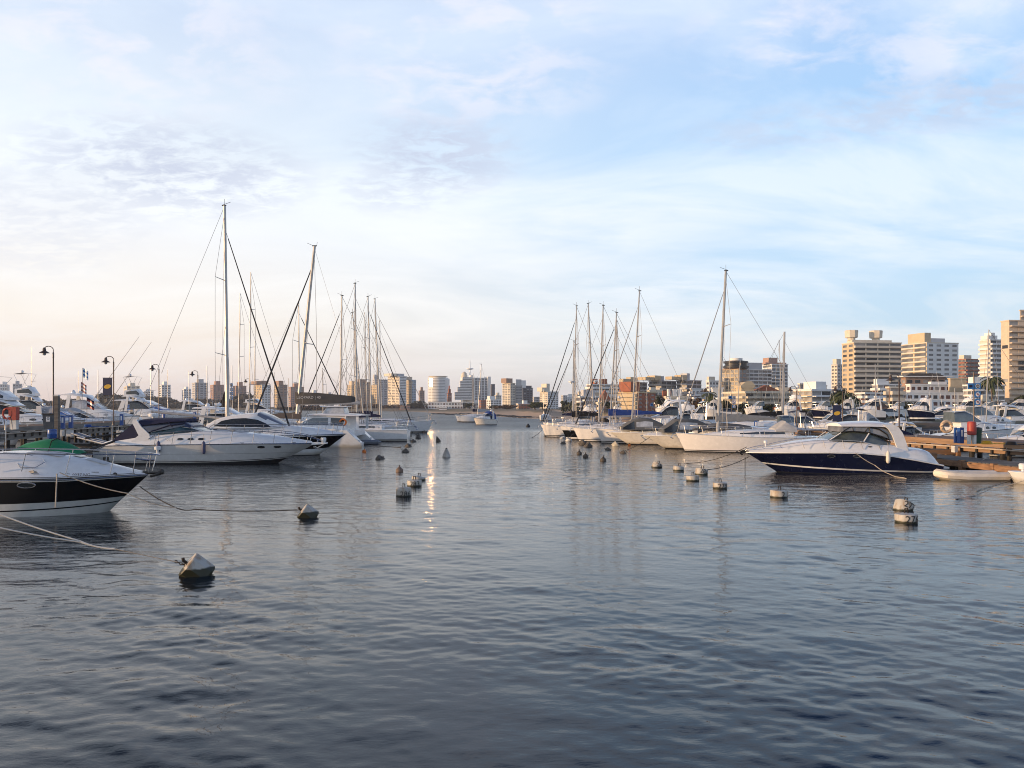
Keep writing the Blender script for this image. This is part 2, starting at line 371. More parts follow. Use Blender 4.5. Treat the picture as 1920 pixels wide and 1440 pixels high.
# ---------------------------------------------------------------- boat builders
def half_beam(t, B, sail=False):
    if sail: return B/2*(.78+.22*math.sin(min(1, t/.45)*math.pi/2)) if t < .45 else max(.02, B/2*max(0,1-((t-.45)/.55)**2.0)**.9)
    return B/2*(.9+.1*math.sin(min(1, t/.4)*math.pi/2)) if t < .42 else max(.02, B/2*max(0,1-((t-.42)/.58)**2.3)**.8)
class Hull:
    """x runs from the stern (0) to the bow tip (L); sheer is a table (x, z)"""
    def __init__(s, L, B, sheer, rake, sail=False, zb=-.45, transom=0.0):
        s.L, s.B, s.sheer, s.rake, s.sail, s.zb, s.tr = L, B, sheer, rake, sail, zb, transom
    def z(s, x): return lerp(s.sheer, x)
    def b(s, x): return half_beam(min(1, max(0, x/s.L)), s.B, s.sail)
    def pt(s, t, z, side):
        t = min(1.0, max(0.0, t)); x = t*s.L; zs = s.z(x); v = max(0.0, min(1.0, (z-s.zb)/(zs-s.zb)))
        fl = (.10+.75*max(0.0, (t-.35)/.65)**1.6) if not s.sail else (.16+.45*max(0, (t-.4)/.6)**1.5)
        w = s.b(x)*(1-fl*(1-v)**(1.15 if not s.sail else 1.5))
        return (x-s.rake*(t**5)*(1-v)-s.tr*(1-t)**8*0+s.tr*(1-v)*(1-t)**10*-1*0+ (s.tr*v*(1-t)**12), side*w, z)
    def build(s, par, rows, mats, name='hull', label=None):
        """rows: (bottom z function or number, material index) from keel to sheer"""
        mb = MB(*mats); T = [i/26 for i in range(27)]; T = [t**.92 for t in T]
        for side in (-1, 1):
            for r, (lo, hi, mi) in enumerate(rows):
                mb.mi = mi; ks = []
                for q in (0, .5, 1):
                    row = []
                    for t in T:
                        zs = s.z(t*s.L); f = lambda e: (e(t*s.L) if callable(e) else e)
                        a, b = min(f(lo), zs), min(f(hi), zs); row.append(s.pt(t, a+(b-a)*q, side))
                    ks.append(row)
                if side > 0: ks = [k[::-1] for k in ks]
                mb.loft(ks)
        # transom
        mb.mi = rows[-1][2]; zs = s.z(0); L_ = [s.pt(0, s.zb+(zs-s.zb)*q, -1) for q in (0,.3,.6,1)]; R_ = [s.pt(0, s.zb+(zs-s.zb)*q, 1) for q in (0,.3,.6,1)]
        mb.loft([L_, R_][::-1])
        return mb.build(name, par, label=label)
    def deck(s, par, m, camber=.06, drop=.03, name='deck'):
        mb = MB(m); rings = []
        for i in range(27):
            t = (i/26)**.92; x = t*s.L; z = s.z(x)-drop; w = s.pt(t, s.z(x), 1)[1]-.012; x0 = s.pt(t, s.z(x), 1)[0]
            rings.append([(x0, w*k, z+camber*(1-k*k)) for k in (1,.6,.2,-.2,-.6,-1)])
        mb.loft(rings); return mb.build(name, par)
    def rubrail(s, par, m, r=.03, off=0):
        mb = MB(m)
        for side in (-1, 1): mb.tube([(lambda p: (p[0], p[1], p[2]+off))(s.pt((i/24)**.92, s.z((i/24)**.92*s.L), side)) for i in range(25)], r, 5)
        return mb.build('rub_rail', par)
class Sup:
    """lofted superstructure: stations (x, z_bottom, z_top, half_width_bottom, half_width_top)"""
    def __init__(s, st, camber=.06, round_=.12): s.st = sorted(st); s.c = camber; s.r = round_
    def w(s, x, z):
        z0, z1, wb, wt = lerp(s.st, x); q = min(1, max(0, (z-z0)/max(.01, z1-z0))); return wb+(wt-wb)*q
    def ring(s, a):
        x, z0, z1, wb, wt = a; h = z1-z0; W = lambda q: wb+(wt-wb)*q; r = min(s.r, h*.45, wt*.45+.001)
        pts = [(W(0), z0), (W(.5), z0+h*.5), (W(1-r/max(h,.01)), z1-r), (wt-r*.3, z1-r*.3), (wt-r, z1+.0), (wt*.5, z1+s.c*.8), (0, z1+s.c)]
        return [(x, -y, z) for y, z in pts]+[(x, y, z) for y, z in pts[:-1][::-1]]
    def build(s, par, m, name, caps=True, sub=2, label=None):
        mb = MB(m); xs = []
        for a, b in zip(s.st, s.st[1:]):
            for k in range(sub): xs.append(a[0]+(b[0]-a[0])*k/sub)
        xs.append(s.st[-1][0])
        mb.loft([s.ring((x, *lerp(s.st, x))) for x in xs], caps=caps); return mb.build(name, par, label=label)
    def patch(s, par, m, name, x0, x1, y0, y1, off=.012):
        mb = MB(m); rings = []
        for i in range(7):
            x = x0+(x1-x0)*i/6; z0, z1, wb, wt = lerp(s.st, x); rings.append([(x, y, z1+s.c*max(0, 1-(abs(y)/max(wt,.05))**2)*.96+off) for y in [y1+(y0-y1)*k/4 for k in range(5)]])
        mb.loft(rings); return mb.build(name, par)
    def band(s, par, m, name, cols, off=.015, both=True):
        """a curved pane on the side: cols = (x, z_low, z_high)"""
        for side in ((-1, 1) if both else (-1,)):
            mb = MB(m); xs = []
            for a, b in zip(cols, cols[1:]): xs += [a[0]+(b[0]-a[0])*k/3 for k in range(3)]
            xs.append(cols[-1][0]); rings = []
            for x in xs:
                lo, hi = lerp([tuple(c) for c in cols], x)
                rings.append([(x, side*(s.w(x, lo+(hi-lo)*q)+off), lo+(hi-lo)*q) for q in (0,.5,1)])
            if side > 0: rings = rings[::-1]
            mb.loft(rings); mb.build(name, par)
def rail(par, top, foot, m=None, r=.022, posts=None, mid=False, name='guard_rail'):
    """top: list of points; foot(x) -> (y, z) of the deck edge; both sides"""
    m = m or steel
    for side in (-1, 1):
        mb = MB(m); P = [(x, side*y, z) for x, y, z in top]; mb.tube(P, r)
        if mid: mb.tube([(x, side*y, (z+foot(x)[1])/2) for x, y, z in top], r*.6, 4)
        for x in posts or [p[0] for p in top]:
            y, z = lerp([tuple(p) for p in top], x); f = foot(x-.12); mb.tube([(x, side*y, z), (x-.12, side*f[0], f[1])], r*.85, 4)
        mb.build(name, par)
def oval(par, name, hull, x, z, a=.2, b=.09, m=None, rim=None, both=True):
    for side in (-1, 1):
        t = x/hull.L; p = hull.pt(t, z, side)
        mb = MB(m or glass)
        y = p[1]+side*.012
        for k, (ra, rb, yy) in enumerate(((a, b, y),)):
            mb.poly([(p[0]+ra*math.cos(6.2832*j/14), hull.pt((x+ra*math.cos(6.2832*j/14))/hull.L, z+rb*math.sin(6.2832*j/14), side)[1]+side*.015, z+rb*math.sin(6.2832*j/14)) for j in (range(14) if side < 0 else range(13,-1,-1))])
        o = mb.build(name, par)
        if rim:
            mr_ = MB(rim); mr_.tube([(p[0]+a*math.cos(6.2832*j/14), hull.pt((x+a*math.cos(6.2832*j/14))/hull.L, z+b*math.sin(6.2832*j/14), side)[1]+side*.02, z+b*math.sin(6.2832*j/14)) for j in range(15)], .016, 4)
            mr_.build('rim', o)
def dome(par, x, y, z, r=.26, name='radar_dome'):
    MB(white).lathe([(r*.5,0),(r*.6,.04),(r*.98,.10),(r,r*.7),(r*.85,r*1.25),(r*.5,r*1.6),(r*.12,r*1.75)], 12, (x,y,z)).build(name, par)
def scanner(par, x, y, z):
    MB(white).lathe([(.10,0),(.10,.14),(.30,.15),(.31,.30),(.26,.35),(.05,.37)], 14, (x,y,z)).build('radar_scanner', par)
def antenna(par, x, y, z, h, lean=(0,0), r=.012, m=None):
    MB(m or white).tube([(x,y,z),(x+lean[0],y+lean[1],z+h)], r, 4, r*.5).build('antenna', par)
def fender(name_loc, label, m, l=.62, r=.12):
    t = thing('fender', label, 'fender', name_loc, 0)
    MB(m).lathe([(.02,l/2+.08),(.05,l/2+.04),(r*.8,l/2-.04),(r,l/2-.14),(r,-l/2+.14),(r*.8,-l/2+.04),(.04,-l/2)], 10).build('bumper', t)
    MB(ropem).tube([(0,0,l/2+.06),(0,.03,l/2+.5)], .012, 4).build('line', t); return t

def cruiser(label, px_stern, px_bow, d, B=None, hullm=None, stripe=None, top='hardtop', seed=0, group=None, sheer=None, lvl=1, canvas=None, z0=0, rz=0, glassm=None, wood=False):
    """a generic motor cruiser seen side on; bow at px_bow; used for the craft lying behind the nearest ones"""
    rr = random.Random(seed*13+5); s = d/F; L = abs(px_bow-px_stern)*s; dirn = 1 if px_bow > px_stern else -1
    B = B or max(2.4, L*.29); h = sheer or (L*.085+.35)
    root = thing('motor_cruiser', label, 'motor boat', (X(px_stern, d), d, z0), (0 if dirn > 0 else math.pi)+rz, group)
    gm = glassm or glass; H = Hull(L, B, [(0,h*.72),(L*.12,h*.86),(L*.45,h*.98),(L,h*1.12)], L*.17)
    hm = hullm or white
    rows = [(-.45,.06,1),(.06,lambda x: H.z(x)*(.55 if stripe else .5),0 if not stripe else 2),(lambda x: H.z(x)*(.55 if stripe else .5),9,2 if stripe else 0)]
    if stripe: rows = [(-.45,.05,1),(.05,.22,0),(.22,lambda x: H.z(x)-.16,2),(lambda x: H.z(x)-.16,9,0)]
    H.build(root, rows, [hm, antifoul, stripe or hm]); H.deck(root, white); H.rubrail(root, blackp if rr.random() < .5 else steel, .025)
    cab = Sup([(L*.30,h*.85,h*1.55,B*.40,B*.33),(L*.55,h*.9,h*1.50,B*.38,B*.30),(L*.75,h*.9,h*1.32,B*.28,B*.2),(L*.93,h*1.02,h*1.12,B*.09,B*.05)])
    cab.build(root, white, 'foredeck_cabin')
    for k in range(2):
        xx = L*(.60+.09*k); cab.band(root, gm, 'side_window', [(xx,h*1.12,h*1.2),(xx+L*.025,h*1.10,h*1.24),(xx+L*.05,h*1.12,h*1.2)], both=lvl > 1)
    wt = h*1.55; hh = max(.75, h*.72)
    ws = Sup([(L*.22,wt-.15,wt+hh*.55,B*.38,B*.34),(L*.36,wt-.1,wt+hh*.62,B*.38,B*.30),(L*.44,wt-.1,wt+hh*.45,B*.35,B*.27),(L*.55,wt-.15,wt+.02,B*.30,B*.26)], .03)
    ws.build(root, gm if top != 'open' else paleglass, 'windscreen')
    fr = MB(white)
    for sd in (-1, 1): fr.tube([(L*.22,sd*(B*.35),wt+hh*.57),(L*.36,sd*B*.305,wt+hh*.64),(L*.44,sd*B*.275,wt+hh*.47),(L*.56,sd*B*.27,wt+.02)], .035, 5)
    fr.tube([(L*.44,-B*.275,wt+hh*.47),(L*.44,B*.275,wt+hh*.47)], .03, 5); fr.build('windscreen_frame', root)
    if top in ('hardtop', 'fly'):
        ht = Sup([(L*.08,wt+hh*1.0,wt+hh*1.07,B*.36,B*.34),(L*.2,wt+hh*1.0,wt+hh*1.16,B*.38,B*.34),(L*.38,wt+hh*.85,wt+hh*1.02,B*.34,B*.29),(L*.47,wt+hh*.5,wt+hh*.56,B*.28,B*.22)], .05)
        ht.build(root, white, 'hardtop')
        for sd in (-1, 1): MB(white).prism([(L*.11,h*.9),(L*.16,h*.9),(L*.21,wt+hh*1.0),(L*.17,wt+hh*1.0)], sd*B*.37-.05, sd*B*.37+.05).build('arch', root)
        if top == 'fly':
            fb = Sup([(L*.12,wt+hh*1.08,wt+hh*1.55,B*.34,B*.33),(L*.34,wt+hh*1.08,wt+hh*1.7,B*.33,B*.28),(L*.42,wt+hh*.95,wt+hh*1.2,B*.28,B*.2)], .02)
            fb.build(root, white, 'flybridge')
            fb.band(root, gm, 'side_window', [(L*.16,wt+hh*1.2,wt+hh*1.45),(L*.33,wt+hh*1.2,wt+hh*1.55),(L*.38,wt+hh*1.1,wt+hh*1.3)], both=False)
            bm = MB(canvas or lightcv).loft([[(L*(.10+.26*q), y*B*.34, wt+hh*2.75+.12*math.sin(q*math.pi)) for y in (-1,-.5,.5,1)] for q in (0,.25,.5,.75,1)]); bm.build('bimini_top', root)
            fm = MB(steel)
            for sd in (-1, 1):
                for q in (.11,.34): fm.tube([(L*q,sd*B*.33,wt+hh*2.72),(L*(.22),sd*B*.33,wt+hh*1.5)], .02, 4)
            fm.build('bimini_frame', root); tz = wt+hh*1.6
        else: tz = wt+hh*1.12
        dome(root, L*.18, 0, tz+ (0 if top == 'hardtop' else hh*1.25), .28 if L > 10 else .2)
        if rr.random() < .7: scanner(root, L*.26, .3, tz-(0.02 if top == 'hardtop' else -.0))
    elif top == 'canvas':
        cv = canvas or navy
        ct = Sup([(L*.03,h*.95,wt+hh*.3,B*.40,B*.36),(L*.12,h*.95,wt+hh*.82,B*.40,B*.35),(L*.30,wt+hh*.35,wt+hh*1.0,B*.37,B*.32),(L*.42,wt+hh*.42,wt+hh*.62,B*.31,B*.27)], .05)
        ct.build(root, cv, 'canopy')
        ct.band(root, vinyl, 'canopy_window', [(L*.14,h*1.3,wt+hh*.55),(L*.28,h*1.5,wt+hh*.78)], both=False)
        for sd in (-1, 1): MB(white).prism([(L*.12,h*.9),(L*.22,h*.9),(L*.19,wt+hh*1.02),(L*.13,wt+hh*1.02)], sd*B*.40-.05, sd*B*.40+.05).build('arch', root)
        if rr.random() < .8: dome(root, L*.16, 0, wt+hh*1.02, .2)
    elif top == 'bimini':
        bm = MB(canvas or navy).loft([[(L*(.04+.34*q), y*B*.36, wt+hh*1.0+.22*math.sin(q*math.pi)) for y in (-1,-.5,.5,1)] for q in (0,.25,.5,.75,1)]); bm.build('bimini_top', root)
        fm = MB(steel)
        for sd in (-1, 1):
            for q in (.05,.2,.37): fm.tube([(L*q,sd*B*.355,wt+hh*1.0),(L*.22,sd*B*.39,h*.95)], .02, 4)
        fm.build('bimini_frame', root)
    e = lambda x: (H.b(x)*.93, H.z(x))
    rail(root, [(L*.45,H.b(L*.45)*.93,H.z(L*.45)+.45)]+[(x,H.b(x)*.93,H.z(x)+.6) for x in (L*.5,L*.62,L*.74,L*.86)]+[(L*.97,.1,H.z(L)+.55)], e, posts=[L*q for q in (.46,.56,.66,.76,.86,.95)], r=.02)
    antenna(root, L*.2, B*.3, wt+hh*.9, 1.9+rr.random()*1.5, (-.5,0), .014)
    if L > 9: MB(teak if wood else white).box(-.9,0,-B*.4,B*.4,.28,.38).build('swim_platform', root)
    return root

def sailboat(label, px_mast, py_base, d, top, dirn, L=12, frac=.60, B=None, fb=1.25, hull_rows=None, mats=None, stay='dark', cover=None, boom=True, boom_len=None,
             spreaders=2, windows=True, hood=None, lvl=2, group=None, side_stays=True, rz=0, bowtip=None, mast_r=None, backstay=True, radar=False, coachroof=True, bz=None, rise=.18, cat='sailing boat'):
    s = d/F; mz = Z(py_base, d); tz = Z(top[1], d); mx_ = frac*L; rk = (top[0]-px_mast)*s*dirn
    root = thing('sailing_yacht', label, cat, (X(px_mast, d)-dirn*mx_, d, 0), (0 if dirn > 0 else math.pi)+rz, group)
    B = B or L*.3; H = Hull(L, B, [(0,fb*.94),(L*.25,fb*.90),(L*.5,fb*.93),(L*.8,fb*1.05),(L,fb*1.16)], L*.085, sail=True)
    H.build(root, hull_rows or [(-.5,.05,1),(.05,.11,0),(.11,.2,1),(.2,9,0)], mats or [white, antifoul]); H.deck(root, white, .08); H.rubrail(root, greyhull if lvl > 1 else white, .03)
    cr = Sup([(L*.22,fb*.9,fb+.42,B*.30,B*.27),(L*.45,fb*.9,fb+.45,B*.31,B*.26),(L*.62,fb*.95,fb+.40,B*.25,B*.19),(L*.8,fb*1.0,fb+.12,B*.10,B*.05)], .05)
    if coachroof: cr.build(root, white, 'coachroof')
    if windows: cr.band(root, glass, 'side_window', [(L*.28,fb+.15,fb+.30),(L*.42,fb+.12,fb+.34),(L*.58,fb+.16,fb+.22)], both=lvl > 1)
    r = mast_r or (max(.07, L*.0078) if lvl > 1 else .06)
    top_l = (mx_+rk, 0, tz); m0 = (mx_, 0, min(mz, fb+.5))
    mt = MB(alu).tube([m0, (m0[0]+(top_l[0]-m0[0])*.6, 0, m0[2]+(tz-m0[2])*.6), top_l], r, 8, r*.72).build('mast', root)
    at = lambda q, y=0: (m0[0]+(top_l[0]-m0[0])*q, y, m0[2]+(tz-m0[2])*q)
    if lvl > 1: MB(blackp).box(top_l[0]-.18,top_l[0]+.12,-.05,.05,tz,tz+.07).tube([(top_l[0],0,tz),(top_l[0],0,tz+.5)], .012, 4).tube([(top_l[0]-.1,0,tz+.08),(top_l[0]+.45,0,tz+.28)], .014, 4).build('masthead_unit', mt)
    tips = []
    for k in range(spreaders):
        q = (k+1)/(spreaders+1); sw = B*(.36-.06*k)
        for sd in (-1, 1):
            a = at(q); b = (a[0]-.35, sd*sw, a[2]+.12); MB(alu).tube([a, b], .035, 5, .022).build('spreader', mt)
        tips.append((a[0]-.35, sw, a[2]+.12))
    qf = .90 if stay else .97
    fs = at(qf); tip = (bowtip if bowtip is not None else L*.985, 0, fb*1.14+.1)
    if stay:
        mm = {'dark': darkwire, 'grey': lightfurl, 'thin': wire}[stay]; rr = {'dark': .06, 'grey': .05, 'thin': .016}[stay]
        g = Vector(fs); e = Vector(tip); p1 = g.lerp(e, .05); p2 = g.lerp(e, .97)
        MB(wire).tube([g, e], .014, 4).build('forestay', root)
        MB(mm).tube([p1, g.lerp(e, .5), p2], rr*.55, 6, rr*1.15).build('furled_sail', root)
    wr = .013 if d < 80 else .017
    if side_stays:
        for sd in (-1, 1):
            mb = MB(wire); pts = [at(.97)]+[(t[0], sd*t[1], t[2]) for t in tips[::-1]]+[(m0[0]-.25, sd*B*.44, fb)]
            mb.tube(pts, wr, 4); mb.tube([at(.5, 0), (m0[0]-.5, sd*B*.42, fb)], wr*.8, 4); mb.build('shroud', root)
    if backstay:
        mb = MB(wire); sp = at(.999); lo = (L*.12, 0, 4.0); mb.tube([sp, lo], wr, 4)
        for sd in (-1, 1): mb.tube([lo, (.1, sd*B*.33, fb)], wr, 4)
        mb.build('backstay', root)
    if boom:
        bl = boom_len or L*.36; bz = bz or fb+1.15
        bo = MB(alu).tube([(m0[0]-.1,0,bz),(m0[0]-bl,0,bz+rise)], .09, 8).build('boom', root)
        if cover:
            cvr = MB(cover); rings = []
            for i in range(9):
                q = i/8; x = m0[0]+.12-(bl+.1)*q; hh = (.62*(1-q)**.7+.16)*(1+.06*math.sin(i*2.1)); z0_ = bz+rise*q-.06; ww = .17*(1-.35*q)
                rings.append([(x, -ww*.6, z0_), (x, -ww, z0_+hh*.4), (x, -ww*.35, z0_+hh*.9), (x, ww*.35, z0_+hh*.9), (x, ww, z0_+hh*.4), (x, ww*.6, z0_)])
            cvr.loft(rings, closed=True, caps=True).build('sail_cover', root)
    if hood:
        hd = Sup([(L*.20,fb+.3,fb+.75,B*.33,B*.29),(L*.27,fb+.35,fb+1.15,B*.31,B*.26),(L*.34,fb+.35,fb+.55,B*.28,B*.24)], .05); hd.build(root, hood, 'sprayhood')
        hd.band(root, vinyl, 'sprayhood_window', [(L*.265,fb+.5,fb+.98),(L*.30,fb+.5,fb+.8),(L*.33,fb+.48,fb+.56)], both=False)
    if lvl > 1:
        e = lambda x: (H.b(x)*.95, H.z(x))
        rail(root, [(x,H.b(x)*.95,H.z(x)+.6) for x in (L*.03,L*.2,L*.4,L*.6,L*.8)]+[(L*.93,B*.12,H.z(L)+.62),(L*1.0,.05,H.z(L)+.62)], e, posts=[L*q for q in (.04,.16,.3,.44,.58,.72,.84,.95)], r=.014, mid=True)
        MB(steel).tube([(L*.98,0,fb*1.14+.05),(L*1.02,0,fb*1.1),(L*1.03,0,fb*.9)], .04, 5).tube([(L*1.02,-.16,fb*.82),(L*1.04,0,fb*.92),(L*1.02,.16,fb*.82)], .03, 5).build('anchor', root)
    if lvl > 1:
        a_ = at(.97); b_ = m0; yy = .16
        for sd in (-1, 1):
            mid = Vector(a_).lerp(Vector(b_), .55); MB(wire).tube([a_, (mid.x-.15, sd*yy*2, mid.z), (b_[0]-.3, sd*yy, b_[2])], wr*.7, 4).build('halyard', root)
        if boom and cover:
            for sd in (-1, 1): MB(wire).tube([at(.5), (m0[0]-bl*.35, sd*.18, bz+.3)], wr*.6, 4).tube([at(.5), (m0[0]-bl*.75, sd*.16, bz+rise+.2)], wr*.6, 4).build('lazy_jack', root)
        MB(steel).lathe([(.07,0),(.09,.12),(.06,.18)], 8, (L*.24, B*.36, fb+.1)).build('winch', root); MB(steel).lathe([(.07,0),(.09,.12),(.06,.18)], 8, (L*.24, -B*.36, fb+.1)).build('winch', root)
        MB(steel).tube([(L*.10,-.35,fb),(L*.10,-.35,fb+.8),(L*.10,.35,fb+.8),(L*.10,.35,fb)], .02, 4).tube([(L*.12+.42*math.cos(j*.5236)*0,.42*math.cos(j*.5236),fb+.75+.42*math.sin(j*.5236)) for j in range(13)], .018, 4).build('steering_wheel', root)
    if radar: scanner(root, at(.33)[0]+.35, 0, at(.33)[2])
    return root
# ---------------------------------------------------------------- left row of moored boats
def local(px0, dirn, d):
    s = d/F
    return (lambda px: (px-px0)*s*dirn), (lambda py: EYE-(py-HZ)*s)

teal = mat('teal_glass', (.03,.07,.09), .08, var=.4, vscale=1.2, spec=.9); darkvinyl = mat('tinted_vinyl', (.05,.06,.10), .15, var=.4, vscale=2, spec=.8)
# --- white express cruiser, side on
d = 51.5; ax, az_ = local(193, 1, 50); B = 3.9
root = thing('motor_cruiser', 'white express cruiser with navy canvas cockpit cover and blue fenders', 'motor boat', (X(193, 51), d, 0))
L = ax(597); H = Hull(L, B, [(0,az_(846)),(ax(210),az_(836)),(ax(300),az_(834)),(ax(480),az_(832)),(L,az_(833))], 3.3)
kn = lambda x: .62+.05*x/L
H.build(root, [(-.45,lambda x: .10+.22*(max(0,x)/L)**3,1),(lambda x: .10+.22*(max(0,x)/L)**3,lambda x: .14+.22*(max(0,x)/L)**3,0),(lambda x: .14+.22*(max(0,x)/L)**3,lambda x: .18+.22*(max(0,x)/L)**3,1),(lambda x: .18+.22*(max(0,x)/L)**3,kn,2),(kn,lambda x: kn(x)+.02,3),(lambda x: kn(x)+.02,9,2)], [white, antifoul, greyhull, mat('grey_line', (.25,.25,.26), .4)])
H.deck(root, white); H.rubrail(root, steel, .03)
tr = Sup([(ax(196),az_(848),az_(843),1.6,1.4),(ax(212),az_(838),az_(829),1.72,1.6),(ax(240),az_(836),az_(825),1.76,1.66),(ax(300),az_(835),az_(815),1.80,1.62),(ax(380),az_(834),az_(810),1.72,1.42),(ax(427),az_(833),az_(810),1.60,1.25),(ax(482),az_(833),az_(815),1.36,.95),(ax(526),az_(833),az_(821),1.02,.6),(ax(562),az_(833),az_(827),.62,.3),(ax(589),az_(833),az_(831.5),.2,.1)], .08)
tr.build(root, white, 'foredeck_cabin')
for y0, y1 in ((-.75,-.1),(.1,.75)): tr.patch(root, mat('nonskid_pale', (.60,.61,.62), .75), 'nonskid_panel', ax(408), ax(470), y0, y1)
tr.patch(root, glass, 'deck_hatch', ax(428), ax(440), -.3, .3, .03); tr.patch(root, glass, 'deck_hatch', ax(480), ax(490), -.25, .25, .03)
MB(navy).tube([(ax(405),0,az_(809)),(ax(399),0,az_(808.5))], .10, 6).build('rolled_cover', root)
for px_ in (240, 470, 560): MB(steel).tube([(ax(px_)-.13, -H.b(ax(px_))*.96, H.z(ax(px_))+.06),(ax(px_)+.13, -H.b(ax(px_))*.96, H.z(ax(px_))+.06)], .022, 5).build('cleat', root)
for px in (355, 374, 393): tr.band(root, glass, 'porthole', [(ax(px-6),az_(823.6),az_(822.6)),(ax(px-3),az_(825.2),az_(821)),(ax(px+3),az_(825.2),az_(821)),(ax(px+6),az_(823.6),az_(822.6))])
for px in (507, 537): oval(root, 'porthole', H, ax(px), az_(838.5), .23, .075)
cn = Sup([(ax(298),az_(815),az_(809),1.55,1.5),(ax(320),az_(815),az_(806),1.56,1.44),(ax(347),az_(812),az_(796),1.5,1.25),(ax(366),az_(811),az_(801),1.38,1.1),(ax(388),az_(811),az_(809),1.2,1.0)], .03)
cn.build(root, teal, 'windscreen')
fr = MB(white)
for sd in (-1, 1):
    fr.tube([(ax(298),sd*1.52,az_(810)),(ax(345),sd*1.27,az_(800)),(ax(372),sd*1.12,az_(803)),(ax(390),sd*1.02,az_(809))], .028, 5); fr.tube([(ax(333),sd*1.33,az_(803)),(ax(351),sd*1.42,az_(812))], .03, 5)
fr.tube([(ax(390),-1.0,az_(809)),(ax(390),1.0,az_(809))], .03, 5); fr.build('windscreen_frame', root)
can = Sup([(ax(272),az_(800),az_(789),1.62,1.55),(ax(290),az_(797),az_(787),1.6,1.5),(ax(312),az_(794),az_(786.5),1.55,1.4),(ax(335),az_(791),az_(787),1.45,1.3),(ax(358),az_(790),az_(788),1.3,1.15)], .1)
can.build(root, navy, 'canopy')
cl = Sup([(ax(280),az_(808),az_(797),1.58,1.56),(ax(298),az_(810),az_(795),1.55,1.5),(ax(330),az_(805),az_(792),1.45,1.38),(ax(356),az_(799),az_(790.5),1.3,1.22),(ax(369),az_(803),az_(799),1.2,1.1)], .02)
cl.build(root, darkvinyl, 'canopy_window')
for sd in (-1, 1): MB(navy).tube([(ax(299),sd*1.58,az_(809)),(ax(331),sd*1.48,az_(798)),(ax(356),sd*1.30,az_(795)),(ax(360),sd*1.2,az_(789))], .035, 4).tube([(ax(331),sd*1.48,az_(791)),(ax(337),sd*1.48,az_(800))], .03, 4).build('canopy_seam', root)
ac = MB(navy)
for sd in (-1, 1): ac.prism([(ax(224),az_(829)),(ax(262),az_(829)),(ax(276),az_(815)),(ax(267),az_(794))], sd*1.58-.02, sd*1.58+.02)
ac.poly([(ax(224),-1.58,az_(829)),(ax(267),-1.58,az_(794)),(ax(267),1.58,az_(794)),(ax(224),1.58,az_(829))]); ac.build('aft_canvas', root, smooth=False)
arc = MB(white)
for sd in (-1, 1): arc.prism([(ax(263),az_(828)),(ax(278),az_(816)),(ax(266),az_(792)),(ax(268),az_(787)),(ax(274),az_(787)),(ax(283),az_(800)),(ax(298),az_(814)),(ax(300),az_(826))], sd*1.66-.06, sd*1.66+.06)
arc.box(ax(267),ax(275),-1.66,1.66,az_(790),az_(786.5)); arc.build('arch', root)
scanner(root, ax(283), 0, az_(786)); antenna(root, ax(272), .9, az_(787), 1.5); antenna(root, ax(224), -1.4, az_(828), 1.1, r=.025)
MB(white).prism([(ax(173),az_(859.5)),(ax(196),az_(856)),(ax(200),az_(863)),(ax(180),az_(863))], -1.5, 1.5).build('swim_platform', root)
e = lambda x: (H.b(x)*.93, H.z(x)+.03)
rail(root, [(ax(296),1.74,az_(823)),(ax(316),1.78,az_(812)),(ax(335),1.78,az_(811))]+[(ax(p),H.b(ax(p))*.93,az_(808)) for p in (360,400,440,490)]+[(ax(p),H.b(ax(p))*.93+.05,az_(812+(p-540)*.13)) for p in (540,575)]+[(ax(614),.12,az_(830)),(ax(619),.0,az_(834))], e, posts=[ax(p) for p in (312,345,379,415,453,492,528,560,585,602)], r=.024)
MB(white).prism([(ax(585),az_(831)),(ax(618),az_(832)),(ax(618),az_(834)),(ax(590),az_(836))], -.22, .22).build('bow_platform', root)
MB(steel).tube([(ax(612),0,az_(835)),(ax(600),0,az_(842)),(ax(592),0,az_(840))], .04, 5).tube([(ax(598),-.2,az_(843)),(ax(594),0,az_(839)),(ax(598),.2,az_(843))], .035, 5).build('anchor', root)
MB(white).lathe([(.10,0),(.13,.05),(.13,.12)], 10, (ax(612),-.1,az_(832))).lathe([(.17,.12),(.18,.3),(.15,.33)], 10, (ax(612),-.1,az_(832))).build('spotlight', root)
text_mesh('400', .22, steel, root, loc=(ax(333),-1.80,az_(825.5)), rot=(R(90),0,0))
fender((X(299,49.6), 49.45, Z(838,49.5)), 'blue fender with a white lower end hanging amidships from the white express cruiser', fendm)
fender((X(384,49.6), 49.42, Z(840,49.5)), 'blue fender hanging below the three portholes of the white express cruiser', fendm, .72)

